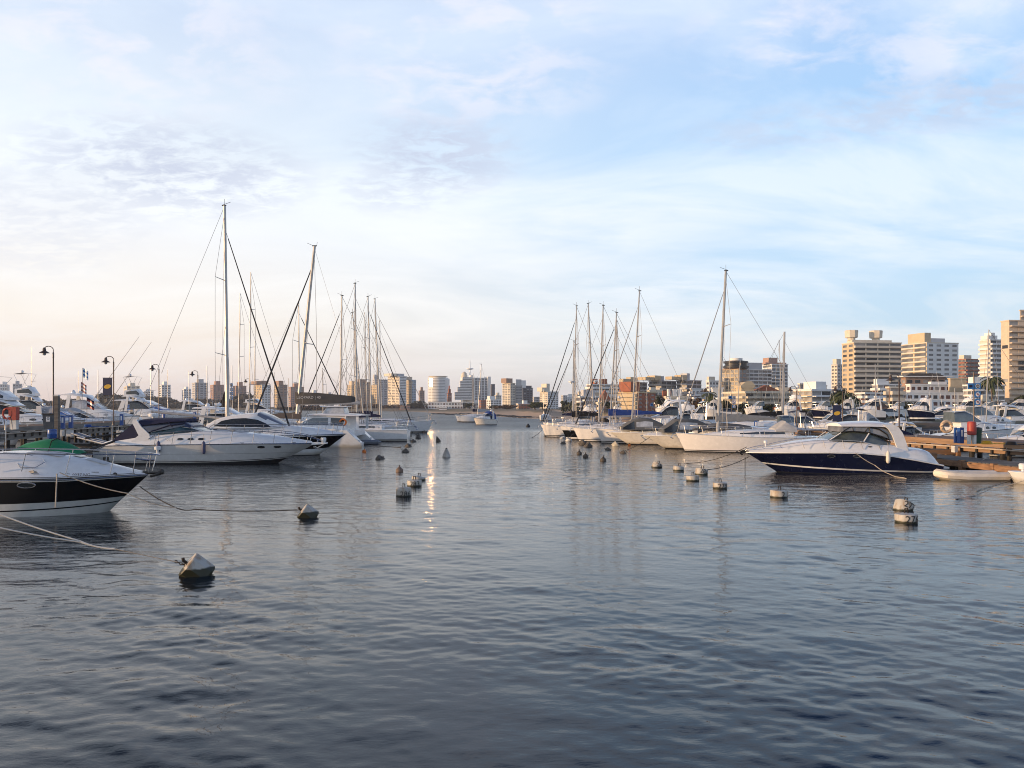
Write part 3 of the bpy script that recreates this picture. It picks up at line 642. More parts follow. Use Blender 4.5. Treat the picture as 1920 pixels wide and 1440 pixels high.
# --- near boat with a black hull at the left edge
d = 27.6; ax, az_ = local(-120, 1, 26.2); B = 3.3
root = thing('motor_cruiser', 'nearest cruiser with black hull band and white deck cut off by the left edge', 'motor boat', (X(-120, 27.15), d, 0))
L = ax(281); H = Hull(L, B, [(0,az_(896)),(ax(0),az_(900)),(ax(150),az_(900)),(L,az_(896.5))], 1.75, zb=-.35)
zl = lambda x: az_(948-9.5*(max(0,x)/L)**1.2)
k1 = lambda x: .13+.21*(max(0,x)/L)**2
H.build(root, [(-.35,k1,0),(k1,lambda x: k1(x)+.045,1),(lambda x: k1(x)+.045,zl,0),(zl,lambda x: H.z(x)-.055,1),(lambda x: H.z(x)-.055,9,0)], [mat('hull_grey_white', (.52,.54,.53), .3), blackhull])
H.deck(root, white); H.rubrail(root, steel, .022)
tr = Sup([(0,az_(899),az_(860),1.45,1.1),(ax(-40),az_(899),az_(856),1.45,1.05),(ax(20),az_(898),az_(852.5),1.44,.95),(ax(90),az_(898),az_(855),1.38,.8),(ax(135),az_(898),az_(861),1.2,.62),(ax(175),az_(897),az_(870),.98,.42),(ax(220),az_(896),az_(881),.62,.25),(ax(262),az_(895),az_(891),.22,.1),(ax(276),az_(895),az_(893.5),.08,.04)], .06)
tr.build(root, white, 'foredeck_cabin')
nonskid = mat('nonskid_deck', (.56,.57,.58), .75, var=.08, vscale=12, bump=.3, bscale=120)
for y0, y1 in ((-.62,-.08),(.08,.62)): tr.patch(root, nonskid, 'nonskid_panel', ax(60), ax(128), y0, y1)
tr.patch(root, nonskid, 'nonskid_panel', ax(165), ax(205), -.28, .28)
tr.patch(root, mat('smoked_hatch', (.05,.055,.06), .15, spec=.8), 'deck_hatch', ax(136), ax(156), -.24, .24, .03)
for sd in (-1, 1):
    MB(mat('joint_rubber', (.12,.12,.13), .7)).tube([(x, sd*(tr.w(x, lerp(tr.st, x)[0]+.02)+.012), lerp(tr.st, x)[0]+.035) for x in [ax(-100+24*k) for k in range(16)]], .010, 4).build('deck_joint', root)  # dark rubber seam along the foot of the cabin trunk
    for px_ in (100, 196): MB(steel).tube([(ax(px_)-.12, sd*(tr.w(ax(px_), az_(889))+.03), az_(889)),(ax(px_)+.12, sd*(tr.w(ax(px_), az_(889))+.03), az_(889))], .02, 5).build('cleat', root)
MB(steel).tube([(ax(20),-.7,az_(851)),(ax(60),-.75,az_(853)),(ax(85),-.78,az_(858))], .012, 4).build('grab_rail', root)
hd = MB(white)
hd.prism([(ax(-30),az_(853)),(ax(15),az_(850)),(ax(75),az_(852)),(ax(100),az_(857)),(ax(100),az_(860)),(ax(-30),az_(860))], -.55, .55); hd.build('sun_pad', root)
e = lambda x: (H.b(x)*.90, H.z(x)-.02)
for k, off in ((0, 0),):
    rail(root, [(ax(-90),1.5,az_(852)),(ax(0),1.5,az_(849.5)),(ax(90),1.42,az_(851)),(ax(165),1.2,az_(852.5)),(ax(225),.85,az_(854)),(ax(270),.5,az_(855)),(ax(300),.12,az_(857)),(ax(303),0,az_(858))], lambda x: (H.b(x-.15)*.88, az_(882+11*min(1, max(0, (x-ax(60))/(ax(200)-ax(60)))))), posts=[ax(p) for p in (-60,8,88,165,236,270,292)], r=.02)
MB(steel).tube([(ax(262),-.28,az_(864)),(ax(280),-.1,az_(868)),(ax(293),0,az_(868))], .03, 5).tube([(ax(262),.28,az_(864)),(ax(280),.1,az_(868)),(ax(293),0,az_(868))], .03, 5).build('bow_step', root)
MB(white).lathe([(.03,0),(.04,.12),(.10,.13),(.11,.22),(.08,.24)], 10, (ax(299),0,az_(855))).build('spotlight', root)
an = MB(mat('galvanised_iron', (.07,.065,.06), .6, metal=.5))
an.tube([(ax(250),0,az_(890)),(ax(283),0,az_(893)),(ax(300),0,az_(893)),(ax(306),0,az_(890))], .05, 6).tube([(ax(286),0,az_(900)),(ax(300),-.18,az_(896)),(ax(310),0,az_(889)),(ax(300),.18,az_(896)),(ax(286),0,az_(900))], .045, 6)
an.ball((ax(307),0,az_(891)), .10, 8, 5); an.build('anchor', root)
MB(steel).tube([(ax(62),-.72,az_(858)),(ax(96),-.72,az_(860)),(ax(110),-1.0,az_(868)),(ax(98),-1.2,az_(878)),(ax(70),-1.2,az_(877)),(ax(57),-1.0,az_(868)),(ax(62),-.72,az_(858))], .014, 4).build('windscreen_vent', root)
MB(ropem).tube([(ax(97),-1.50,az_(884)),(ax(106),-1.54,az_(882)),(ax(112),-1.5,az_(885)),(ax(100),-1.52,az_(886)),(ax(108),-1.55,az_(884))], .022, 5).build('rope_coil', root)
oval(root, 'porthole', H, ax(96), az_(909), .28, .09, rim=steel)
def on_hull(px, py, off=.02): p = H.pt((ax(px))/L, az_(py), -1); return (p[0]+(ax(px)-p[0]), p[1]-off, az_(py))
p = on_hull(172, 896.5)
text_mesh('FL 0237 NG', .15, mat('registration_letters', (.10,.10,.11), .5), root, loc=(ax(172), -tr.w(ax(172), az_(893))-.03, az_(895.5)), rot=(R(90),0,R(7)))
MB(blackp).lathe([(.07,-.01),(.07,.01)], 10).build('mooring_eye', root).matrix_local = Matrix.Translation((ax(229), -tr.w(ax(229),az_(893))-.02, az_(894))) @ Matrix.Rotation(R(90), 4, 'X')

# --- green covered dinghy on the floating dock behind it
d = 48; s = d/F
g = thing('covered_dinghy', 'small dinghy lying under a bright green tarpaulin tied with a black strap', 'dinghy', (X(87,d), d, Z(857,d)))
mb = MB(green); Lg = 150*s
prof = [(-.5,5,10),(-.42,13,4),(-.25,26,2),(0,34,0),(.12,34,0),(.28,27,2),(.42,15,5),(.5,8,9)]
rings = []
for q, hi, lo in prof:
    w_ = .85*math.sqrt(max(.03, 1-(2*abs(q))**2.4))
    rings.append([(q*Lg, -w_, lo*s), (q*Lg, -w_*.93, (lo+.35*(hi-lo))*s), (q*Lg, -w_*.5, (lo+.85*(hi-lo))*s), (q*Lg, 0, hi*s), (q*Lg, w_*.5, (lo+.85*(hi-lo))*s), (q*Lg, w_*.93, (lo+.35*(hi-lo))*s), (q*Lg, w_, lo*s)])
mb.loft(rings, closed=True, caps=True).build('tarpaulin', g)
MB(blackcv).tube([(.115*Lg,-.87,.02),(.118*Lg,-.83,.3),(.125*Lg,-.5,.98),(.13*Lg,0,1.12),(.125*Lg,.5,.98),(.118*Lg,.83,.3)], .035, 5).build('strap', g)

# --- sailing yacht whose mast rises behind the white cruiser
rt = sailboat('tallest sailing yacht with bare white boom behind the white express cruiser', 427, 805, 59, (421,386), 1, L=12.5, frac=.61, fb=1.35, stay='dark', boom_len=5.6, bz=2.72, rise=.5, spreaders=2, hood=None, mast_r=.15, bowtip=12.3)
# --- black hulled cruiser with arched dark windows
d = 60; ax, az_ = local(388, 1, 58.3); B = 4.0
root = thing('motor_cruiser', 'white hardtop cruiser with black hull band and long arched dark side window', 'motor boat', (X(388, 59.3), d, 0))
L = ax(650); H = Hull(L, B, [(0,az_(823)),(L*.5,az_(817)),(L,az_(815))], 2.6)
bb = lambda x: H.z(x)-.10-.0*x
H.build(root, [(-.45,.04,1),(.04,lambda x: .34+.2*(x/L)**2,0),(lambda x: .34+.2*(x/L)**2,bb,2),(bb,9,0)], [white, antifoul, blackhull]); H.deck(root, white); H.rubrail(root, steel, .025)
tr = Sup([(0,az_(826),az_(815),1.85,1.75),(ax(400),az_(820),az_(806),1.85,1.7),(ax(430),az_(819),az_(801),1.8,1.65),(ax(545),az_(817),az_(799),1.6,1.2),(ax(590),az_(816),az_(804),1.1,.7),(ax(630),az_(815),az_(812),.45,.2),(ax(644),az_(815),az_(813.5),.15,.06)], .06)
tr.build(root, white, 'foredeck_cabin')
ht = Sup([(ax(396),az_(803),az_(797),1.75,1.68),(ax(410),az_(803),az_(787),1.75,1.5),(ax(430),az_(803),az_(781),1.74,1.38),(ax(460),az_(803),az_(777),1.7,1.3),(ax(488),az_(803),az_(775),1.64,1.22),(ax(505),az_(803),az_(781),1.56,1.15),(ax(522),az_(802),az_(790),1.45,1.1),(ax(540),az_(801),az_(799),1.3,1.05)], .07)
ht.build(root, white, 'hardtop')
ht.band(root, glass, 'side_window', [(ax(411),az_(799),az_(798.5)),(ax(424),az_(800),az_(789)),(ax(445),az_(800),az_(785)),(ax(468),az_(800.5),az_(784)),(ax(490),az_(800.5),az_(787)),(ax(506),az_(801),az_(794)),(ax(517),az_(801.2),az_(801))], .02)
wsn = Sup([(ax(489),az_(779),az_(774.5),1.30,1.18),(ax(505),az_(788),az_(780.5),1.28,1.15),(ax(522),az_(797),az_(789.5),1.22,1.1),(ax(539),az_(801),az_(798.5),1.1,1.0)], .09)
wsn.build(root, mat('reflecting_windscreen', (.16,.18,.23), .1, var=.1, spec=1), 'windscreen')
e = lambda x: (H.b(x)*.92, H.z(x)+.02)
rail(root, [(ax(395),1.86,az_(808))]+[(ax(p),H.b(ax(p))*.92,az_(796)) for p in (410,450,500,545,590,630)]+[(ax(646),.1,az_(799))], e, posts=[ax(p) for p in (404,436,470,505,540,575,605,630,644)], r=.02)
antenna(root, ax(420), 1.2, az_(783), 2.2, (-.3,0))
# --- second boat top showing over its stern: long white hardtop
cruiser('white motor yacht whose long flat roof shows above the arched dark window', 352, 560, 70, top='hardtop', seed=3, sheer=1.5)
# --- catamaran
d = 74; ax, az_ = local(690, -1, 71)
root = thing('sailing_catamaran', 'white sailing catamaran lying stern out under a big charcoal sail bag with lettering', 'catamaran', (X(690, 73.6), d, 0), math.pi)
L = ax(520); Wd = 3.0
for sd in (-1, 1):
    mb = MB(white, antifoul, darkgrey); rings = []
    for q, zt, hw in ((0,.42,.62),(.02,.45,.64),(.16,1.5,.66),(.3,1.62,.66),(.6,1.7,.62),(.85,1.75,.42),(1,1.8,.08)):
        x = q*L; rings.append([(x, sd*Wd-hw*.55, -.3), (x, sd*Wd-hw*.85, .12), (x, sd*Wd-hw, .6*zt), (x, sd*Wd-hw, zt), (x, sd*Wd+hw, zt), (x, sd*Wd+hw, .6*zt), (x, sd*Wd+hw*.85, .12), (x, sd*Wd+hw*.55, -.3)])
    mb.loft(rings, closed=True, caps=True); mb.build('hull', root)
    MB(teak if 0 else lightcv).box(.25,.9,sd*Wd-.4,sd*Wd+.4,.62,.64).box(.9,1.3,sd*Wd-.4,sd*Wd+.4,.92,.94).build('stern_step', root)
MB(white).box(L*.10,L*.8,-Wd+.4,Wd-.4,.95,1.55).build('bridge_deck', root)
sa = Sup([(L*.20,1.5,az_(779),2.6,2.3),(L*.45,1.5,az_(778),2.6,2.2),(L*.62,1.5,az_(779),2.3,1.9),(L*.78,1.5,1.7,1.9,1.4)], .08); sa.build(root, white, 'saloon')
sa.band(root, paleglass, 'side_window', [(L*.40,az_(797),az_(784)),(L*.58,az_(797),az_(784)),(L*.70,az_(797),az_(792))], .02)
sa.band(root, glass, 'side_window', [(L*.22,az_(798),az_(784)),(L*.37,az_(798),az_(784))], .02)
Sup([(ax(684),az_(780),az_(778.5),2.6,2.5),(ax(660),az_(780),az_(776.5),2.6,2.5),(ax(610),az_(779),az_(776),2.5,2.3),(ax(580),az_(779),az_(777.5),2.2,2.0)], .05).build(root, white, 'cockpit_roof')
for sd in (-1, 1): MB(white).box(ax(680),ax(675),sd*2.4-.05,sd*2.4+.05,1.5,az_(779)).build('roof_post', root); MB(white).tube([(ax(652),sd*2.5,1.5),(ax(656),sd*2.5,az_(779))], .05, 5).build('roof_post', root)
ff = Sup([(ax(648),az_(778),az_(775.5),1.0,1.0),(ax(645),az_(778),az_(763),1.0,.95),(ax(612),az_(778),az_(762.5),1.0,.9),(ax(602),az_(778),az_(777),.9,.8)], .03); ff.build(root, vinyl, 'windscreen')
Sup([(ax(652),az_(763),az_(762),1.1,1.1),(ax(600),az_(763),az_(761),1.1,1.0)], .04).build(root, white, 'helm_roof')
mb = MB(alu); m0 = (ax(550), 0, az_(776)); tp = (ax(584), 0, az_(449)); mb.tube([m0, tp], .17, 8, .13); mast = mb.build('mast', root)
MB(blackp).box(tp[0]-.2,tp[0]+.2,-.05,.05,tp[2],tp[2]+.08).tube([(tp[0],0,tp[2]),(tp[0]+.7,0,tp[2]+.3)], .015, 4).tube([(tp[0]-.2,0,tp[2]),(tp[0]-.25,0,tp[2]+.4)], .015, 4).build('masthead_unit', mast)
at = lambda q: Vector(m0).lerp(Vector(tp), q)
for sd in (-1, 1): p = at(.42); MB(alu).tube([p, (p.x-.5, sd*1.3, p.z)], .04, 5).build('spreader', mast)
g0 = at(.88); e0 = Vector((ax(468), 0, az_(775))); MB(darkwire).tube([g0, g0.lerp(e0,.5), e0], .05, 6, .09).build('furled_sail', root)
for sd in (-1, 1): MB(wire).tube([at(.98), (at(.5).x-.6, sd*1.6, at(.5).z), (ax(573), sd*2.9, 1.6)], .016, 4).build('shroud', root)
MB(wire).tube([at(.99), (ax(640), 0, az_(640)), (ax(690), 2.2, az_(778))], .010, 4).build('topping_lift', root)
bo = MB(alu).tube([(ax(546),0,az_(757)),(ax(672),0,az_(755))], .14, 8).build('boom', root)
rings = []
for px, hi, lo, w_ in ((546,734,757,.10),(552,734,757.5,.28),(590,735.5,757,.26),(630,739,756,.22),(655,741.5,754.5,.18),(662,743,753,.12),(664,745,751,.04)):
    x = ax(px); rings.append([(x,-w_*.8,az_(lo)),(x,-w_,az_(lo*.6+hi*.4)),(x,-w_*.4,az_(hi)),(x,w_*.4,az_(hi)),(x,w_,az_(lo*.6+hi*.4)),(x,w_*.8,az_(lo))])
sb = MB(mat('charcoal_sailcloth', (.065,.063,.063), .85, bump=.3)).loft(rings, closed=True, caps=True).build('sail_bag', root)
wt_ = mat('white_lettering', (.50,.50,.50), .6)
text_mesh('LEOPARD | 40', .36, wt_, sb, loc=(ax(574), .30, az_(747)), rot=(R(90),0,math.pi))
ring = MB(orange); ring.tube([(ax(651)+.28*math.cos(a_*.5236), 2.56, az_(792)+.28*math.sin(a_*.5236)) for a_ in range(10)], .08, 6)
o = ring.build('life_ring', None); o.location = root.location; o.rotation_euler = root.rotation_euler
tag(o, 'orange horseshoe life ring hung on the rail of the white catamaran', 'life ring')
e = lambda x: (Wd+.55, 1.6)
rail(root, [(L*.2,Wd+.5,2.2),(L*.5,Wd+.5,2.3),(L*.8,Wd+.3,2.35),(L*.98,Wd,2.35)], e, posts=[L*q for q in (.2,.33,.46,.6,.74,.88)], r=.016, mid=True)

# --- the further yachts of the left row, their bows towards the channel
sailboat('sailing yacht with folded navy awning over its boom, right behind the catamaran stern', 637, 772, 84, (641,555), -1, L=12, frac=.6, stay='dark', cover=navy, spreaders=1)
sailboat('slim sailing yacht with dark furled headsail crossing the catamaran sail bag', 562, 772, 80, (560,563), 1, L=11.5, frac=.52, stay='dark', cover=taupecv, lvl=1, spreaders=2)
sailboat('sailing yacht with brown sail cover beyond the charcoal sail bag', 668, 778, 88, (665,531), 1, L=12.5, frac=.5, stay='thin', cover=taupecv, boom_len=5.2, rz=.05)
sailboat('small white sloop with blue round fender and red boot stripe near the grey dinghy', 683, 795, 92, (661,587), 1, L=9, frac=.52, fb=1.1, stay='thin', cover=None, spreaders=1, hull_rows=[(-.5,.12,1),(.12,.62,0),(.62,.68,2),(.68,9,0)], mats=[white, antifoul, mat('maroon_paint', (.12,.02,.02), .5)], hood=navy)
sailboat('white sloop with dark forestay sloping to the channel, second from the row end', 697, 778, 96, (690,557), 1, L=11, frac=.55, stay='dark', cover=navy, lvl=2, hood=navy)
sailboat('white sloop with black mast fittings between the denser masts of the left row', 689, 778, 104, (684,585), 1, L=10, frac=.55, stay='thin', cover=navy, lvl=1)
sailboat('last white yacht of the left row with sharp bow and pale furled sail', 713, 778, 110, (703,561), 1, L=12.5, frac=.42, fb=1.45, stay='grey', cover=None, boom=False, bowtip=12.3)
sailboat('short masted yacht at the far end of the left row', 716, 777, 124, (712,600), 1, L=10, frac=.5, stay='thin', lvl=1, spreaders=1)
for k, (pm, dd, tp_, sp) in enumerate([(467,92,(470,510),3),(447,104,(450,549),3),(476,122,(478,640),1),(59,150,(59,650),1),(147,170,(147,695),1),(184,160,(184,693),1),(283,120,(283,680),1),
        (314,150,(314,693),1),(355,135,(354,695),1),(389,120,(388,686),1),(514,120,(514,698),1),(541,140,(541,709),1),(606,118,(604,690),2),(436,135,(435,685),1)]):
    lab = ['tall yacht with three pairs of spreaders rising left of the crossing stays','slightly shorter triple spreader yacht next to the tallest white mast','yacht mast just right of the triple spreader mast','lone bare mast far behind the first street lamp at the left edge','thin short mast between the first and second pier lamps','short mast seen close left of the second pier lamp',
           'thick short mast left of the third pier lamp','thin pale mast just right of the third pier lamp','white mast left of the fourth pier lamp','thin mast right of the fourth pier lamp','short mast between the two gold lit towers','thin mast right of the brown tower beside the catamaran mast','mast with two spreaders behind the charcoal sail bag','thin mast hidden partly by the tallest white mast'][k]
    sailboat(lab, pm, 772, dd, tp_, -1, L=10 if sp > 1 else 8.5, stay=None, boom=False, lvl=1, spreaders=sp, windows=False, group=None, side_stays=sp > 1, backstay=sp > 1)
# dinghy
def dinghy(label, px, d, L, W, m, rz, outboard=False, z=.0):
    t = thing('inflatable_dinghy', label, 'dinghy', (X(px,d), d, z), rz); r = W*.145
    mb = MB(m)
    path = [(0,-W/2+r,r*.9),(L*.6,-W/2+r,r*.95),(L*.85,-W*.28,r*1.2),(L-r,0,r*1.5),(L*.85,W*.28,r*1.2),(L*.6,W/2-r,r*.95),(0,W/2-r,r*.9)]
    P = []
    for a, b in zip(path, path[1:]): P += [tuple(Vector(a).lerp(Vector(b), k/3)) for k in range(3)]
    P.append(path[-1]); mb.tube(P, r, 9)
    for sd in (-1, 1): mb.tube([(-.35,sd*(W/2-r),r*.9),(0,sd*(W/2-r),r*.9)], r*.25, 9, r)
    mb.build('tube', t)
    MB(greyhull).prism([(-.02,-.05),(L*.8,-.05),(L*.9,r*1.1),(-.02,r*1.1)], -W/2+r, W/2-r).build('floor', t)
    MB(lightcv).box(L*.35,L*.45,-W/2+r*.6,W/2-r*.6,r*1.5,r*1.65).build('seat', t)
    MB(mat('grey_trim', (.2,.2,.22), .6)).tube([(p[0]+ (r if k == 0 else 0), p[1]*1.0, p[2]) if 0 else (p[0], p[1]+(-r if p[1] < -.01 else (r if p[1] > .01 else 0))*1.0, p[2]-.02) for k, p in enumerate(path) if abs(p[1]) > .01 and p[0] < L*.7 and p[1] < 0], .03, 5).build('rubbing_strake', t)
    if outboard: MB(white).box(-.35,-.05,-.16,.16,r*2.2,r*4.0).build('outboard_motor', t)
    return t
dinghy('grey inflatable dinghy tied on its side by the stern of the catamaran', 706, 77, 3.2, 1.6, inflat, R(200))
# ---------------------------------------------------------------- right row
# --- navy hulled hardtop cruiser
d = 44.5; ax, az_ = local(1757, -1, 43); B = 3.5
root = thing('motor_cruiser', 'navy hulled hardtop cruiser with white topsides beside the white inflatable', 'motor boat', (X(1757, 43.6), d, 0), math.pi)
L = ax(1403); sh = [(0,az_(873)),(ax(1700),az_(862)),(ax(1650),az_(854)),(ax(1600),az_(849.5)),(ax(1540),az_(848.5)),(ax(1470),az_(849.5)),(L,az_(851))]
H = Hull(L, B, sh, 2.4)
st = lambda x: az_(884.5)+ (az_(871)-az_(884.5))*(max(0,x)/L)**1.6
H.build(root, [(-.45,.02,1),(.02,lambda x: st(x)-.05,2),(lambda x: st(x)-.05,lambda x: st(x)+.03,0),(lambda x: st(x)+.03,9,2)], [white, antifoul, navyhull])
H.deck(root, white); H.rubrail(root, white, .045)
tr = Sup([(ax(1756),az_(874),az_(868),1.2,1.1),(ax(1745),az_(872),az_(857),1.55,1.3),(ax(1736),az_(870),az_(848),1.6,1.35),(ax(1725),az_(866),az_(844),1.62,1.45),(ax(1690),az_(862),az_(842),1.66,1.5),(ax(1660),az_(857),az_(834),1.68,1.5),(ax(1620),az_(853),az_(829),1.66,1.42),(ax(1580),az_(850),az_(827),1.60,1.28),(ax(1540),az_(849),az_(827),1.5,1.1),(ax(1500),az_(849),az_(831),1.28,.85),(ax(1465),az_(849.5),az_(838),1.0,.55),(ax(1435),az_(850),az_(844.5),.62,.3),(ax(1408),az_(851),az_(849),.16,.1)], .08, .16)
tr.build(root, white, 'foredeck_cabin')
for px, a in ((1545,.2),(1592,.2)): oval(root, 'porthole', H, ax(px), az_(855), a, .07, rim=steel)
for sd in (-1, 1):
    for px, mm in ((1619,blackp),(1594,steel)): pass
tr.band(root, blackp, 'cabin_vent', [(ax(1624),az_(838),az_(837)),(ax(1620),az_(839),az_(836.5)),(ax(1616),az_(838),az_(837))])
ws = Sup([(ax(1660),az_(833),az_(828),1.42,1.38),(ax(1648),az_(836),az_(821),1.45,1.32),(ax(1620),az_(831),az_(811),1.42,1.22),(ax(1590),az_(829),az_(809),1.36,1.1),(ax(1575),az_(828),az_(813),1.28,1.02),(ax(1556),az_(828),az_(824),1.12,.95),(ax(1550),az_(828),az_(827),1.05,.95)], .03)
ws.build(root, mat('green_grey_glass', (.07,.085,.075), .08, var=.6, vscale=1.5, spec=.9), 'windscreen')
up = Sup([(ax(1665),az_(826),az_(806),1.38,1.34),(ax(1650),az_(820),az_(802),1.34,1.3),(ax(1624),az_(812),az_(799),1.24,1.22),(ax(1590),az_(809),az_(798.5),1.12,1.1),(ax(1576),az_(810.5),az_(800),1.05,1.04)], .02)
up.build(root, mat('dim_vinyl', (.16,.17,.20), .12, var=.5, vscale=1.5, spec=.8), 'canopy_window')
for sd in (-1, 1):
    sm = MB(blackp)
    sm.tube([(ax(1657),sd*1.40,az_(833)),(ax(1648),sd*1.37,az_(820)),(ax(1620),sd*1.27,az_(811)),(ax(1590),sd*1.13,az_(809)),(ax(1572),sd*1.07,az_(811))], .03, 4)
    sm.tube([(ax(1572),sd*1.07,az_(812)),(ax(1590),sd*1.12,az_(800))], .025, 4); sm.tube([(ax(1624),sd*1.27,az_(811)),(ax(1622),sd*1.27,az_(800))], .025, 4)
    sm.tube([(ax(1660),sd*1.41,az_(830)),(ax(1655),sd*1.37,az_(815)),(ax(1640),sd*1.33,az_(805)),(ax(1622),sd*1.26,az_(801))], .03, 4)
    sm.tube([(ax(1593),sd*1.15,az_(801)),(ax(1594),sd*1.16,az_(808)),(ax(1600),sd*1.18,az_(811)),(ax(1615),sd*1.24,az_(810)),(ax(1621),sd*1.25,az_(802))], .02, 4)
    sm.build('canopy_seam', root)
fr = MB(white)
for sd in (-1, 1): fr.tube([(ax(1550),sd*.98,az_(827)),(ax(1572),sd*1.06,az_(812))], .03, 5); fr.tube([(ax(1609),sd*1.44,az_(829)),(ax(1622),sd*1.26,az_(813))], .035, 5)
fr.build('windscreen_frame', root)
hts = Sup([(ax(1680),az_(806),az_(804),1.30,1.2),(ax(1670),az_(803),az_(797.5),1.36,1.2),(ax(1650),az_(801),az_(793.5),1.38,1.16),(ax(1625),az_(800),az_(793),1.34,1.1),(ax(1595),az_(800),az_(794.5),1.22,1.0),(ax(1573),az_(800),az_(797),1.08,.95)], .1)
hts.build(root, white, 'hardtop')
for sd in (-1, 1): MB(white).prism([(ax(1645),az_(796)),(ax(1664),az_(796)),(ax(1674),az_(801)),(ax(1682),az_(812)),(ax(1688),az_(828)),(ax(1694),az_(845)),(ax(1674),az_(845)),(ax(1668),az_(830)),(ax(1663),az_(816)),(ax(1656),az_(805))], sd*1.42-.06, sd*1.42+.06).build('arch', root)
MB(navy).prism([(ax(1664),az_(804)),(ax(1678),az_(804)),(ax(1706),az_(814.5)),(ax(1704),az_(816)),(ax(1668),az_(814))], -1.3, 1.3).build('aft_canopy', root)
mb = MB(mat('seat_vinyl', (.6,.6,.62), .5)).box(ax(1722),ax(1684),-1.72,-1.62,az_(852),az_(846)); mb.build('side_pocket', root)
antenna(root, ax(1656), -1.3, az_(798), .6, r=.03)
e = lambda x: (H.b(x)*.90, H.z(x)+.22)
rail(root, [(ax(p),H.b(ax(p))*.88,az_(q)) for p, q in ((1640,836),(1600,827),(1565,825),(1520,826),(1480,832),(1450,838))]+[(ax(1428),.5,az_(840)),(ax(1404),.15,az_(845)),(ax(1400),0,az_(849))], e, posts=[ax(p) for p in (1636,1602,1568,1533,1496,1458,1428)], r=.018)
MB(rubber).tube([(ax(1410),0,az_(850)),(ax(1396),0,az_(848)),(ax(1391),0,az_(852)),(ax(1396),0,az_(856))], .06, 6).build('anchor', root)
MB(white).lathe([(.03,0),(.04,.25),(.10,.27),(.11,.4),(.07,.42)], 10, (ax(1443),-.2,az_(843))).build('spotlight', root)
fender((X(1664,42.8), 42.72, Z(858,42.8)), 'white fender on the navy hulled cruiser', fendw, .6, .11)
MB(white).box(-.45,.0,-1.3,1.3,.25,.34).build('swim_platform', root)

# --- white inflatable in front of the wooden dock
d = 39.5; t = dinghy('long white inflatable dinghy with grey rubbing strake lying in front of the wooden dock', 1877, d, 3.35, 1.5, inflatw, math.pi)
t = thing('motor_dinghy', 'white dinghy bow with a spotlight at the right edge', 'dinghy', (X(1962,37.8), 37.8, 0), math.pi); s = 37.8/F
Hd = Hull(72*s, 1.5, [(0,.5),(72*s,.55)], .5, zb=-.2); Hd.build(t, [(-.2,9,0)], [white]); Hd.deck(t, white)
MB(white).lathe([(.08,0),(.06,.12),(.17,.15),(.18,.36),(.13,.42)], 10, (68*s-.6,0,.5)).build('spotlight', t)
MB(steel).tube([(68*s-1.2,-.5,.5),(68*s-.9,-.4,1.3),(68*s-2.2,-.5,1.35)], .015, 4).build('guard_rail', t)

# --- white sailing yacht with grey sail cover
peach = mat('warm_white_gelcoat', (.84,.81,.78), .25, var=.05)
rt = sailboat('white sailing yacht with long grey sail cover and clear sprayhood, bow by the buoys', 1345, 822, 64, (1361,508), -1, L=11.6, frac=.715, fb=1.28, stay='grey', cover=mat('mid_grey_canvas', (.24,.25,.26), .85, bump=.3), boom_len=4.6, spreaders=2, hood=lightcv, mast_r=.13, bowtip=11.5,
              hull_rows=[(-.5,.07,1),(.07,.10,0),(.10,.17,1),(.17,9,0)], mats=[peach, antifoul])
for u, z in ((8.9,.80),(6.9,.74)): MB(glass).box(u-.22,u+.22,-1.72,-1.70,z,z+.13).build('hull_window', rt)
MB(greyhull).tube([(10.2,-.95,.98),(8,-1.5,.93),(5,-1.78,.90),(2,-1.72,.9)], .012, 4).build('cove_line', rt)
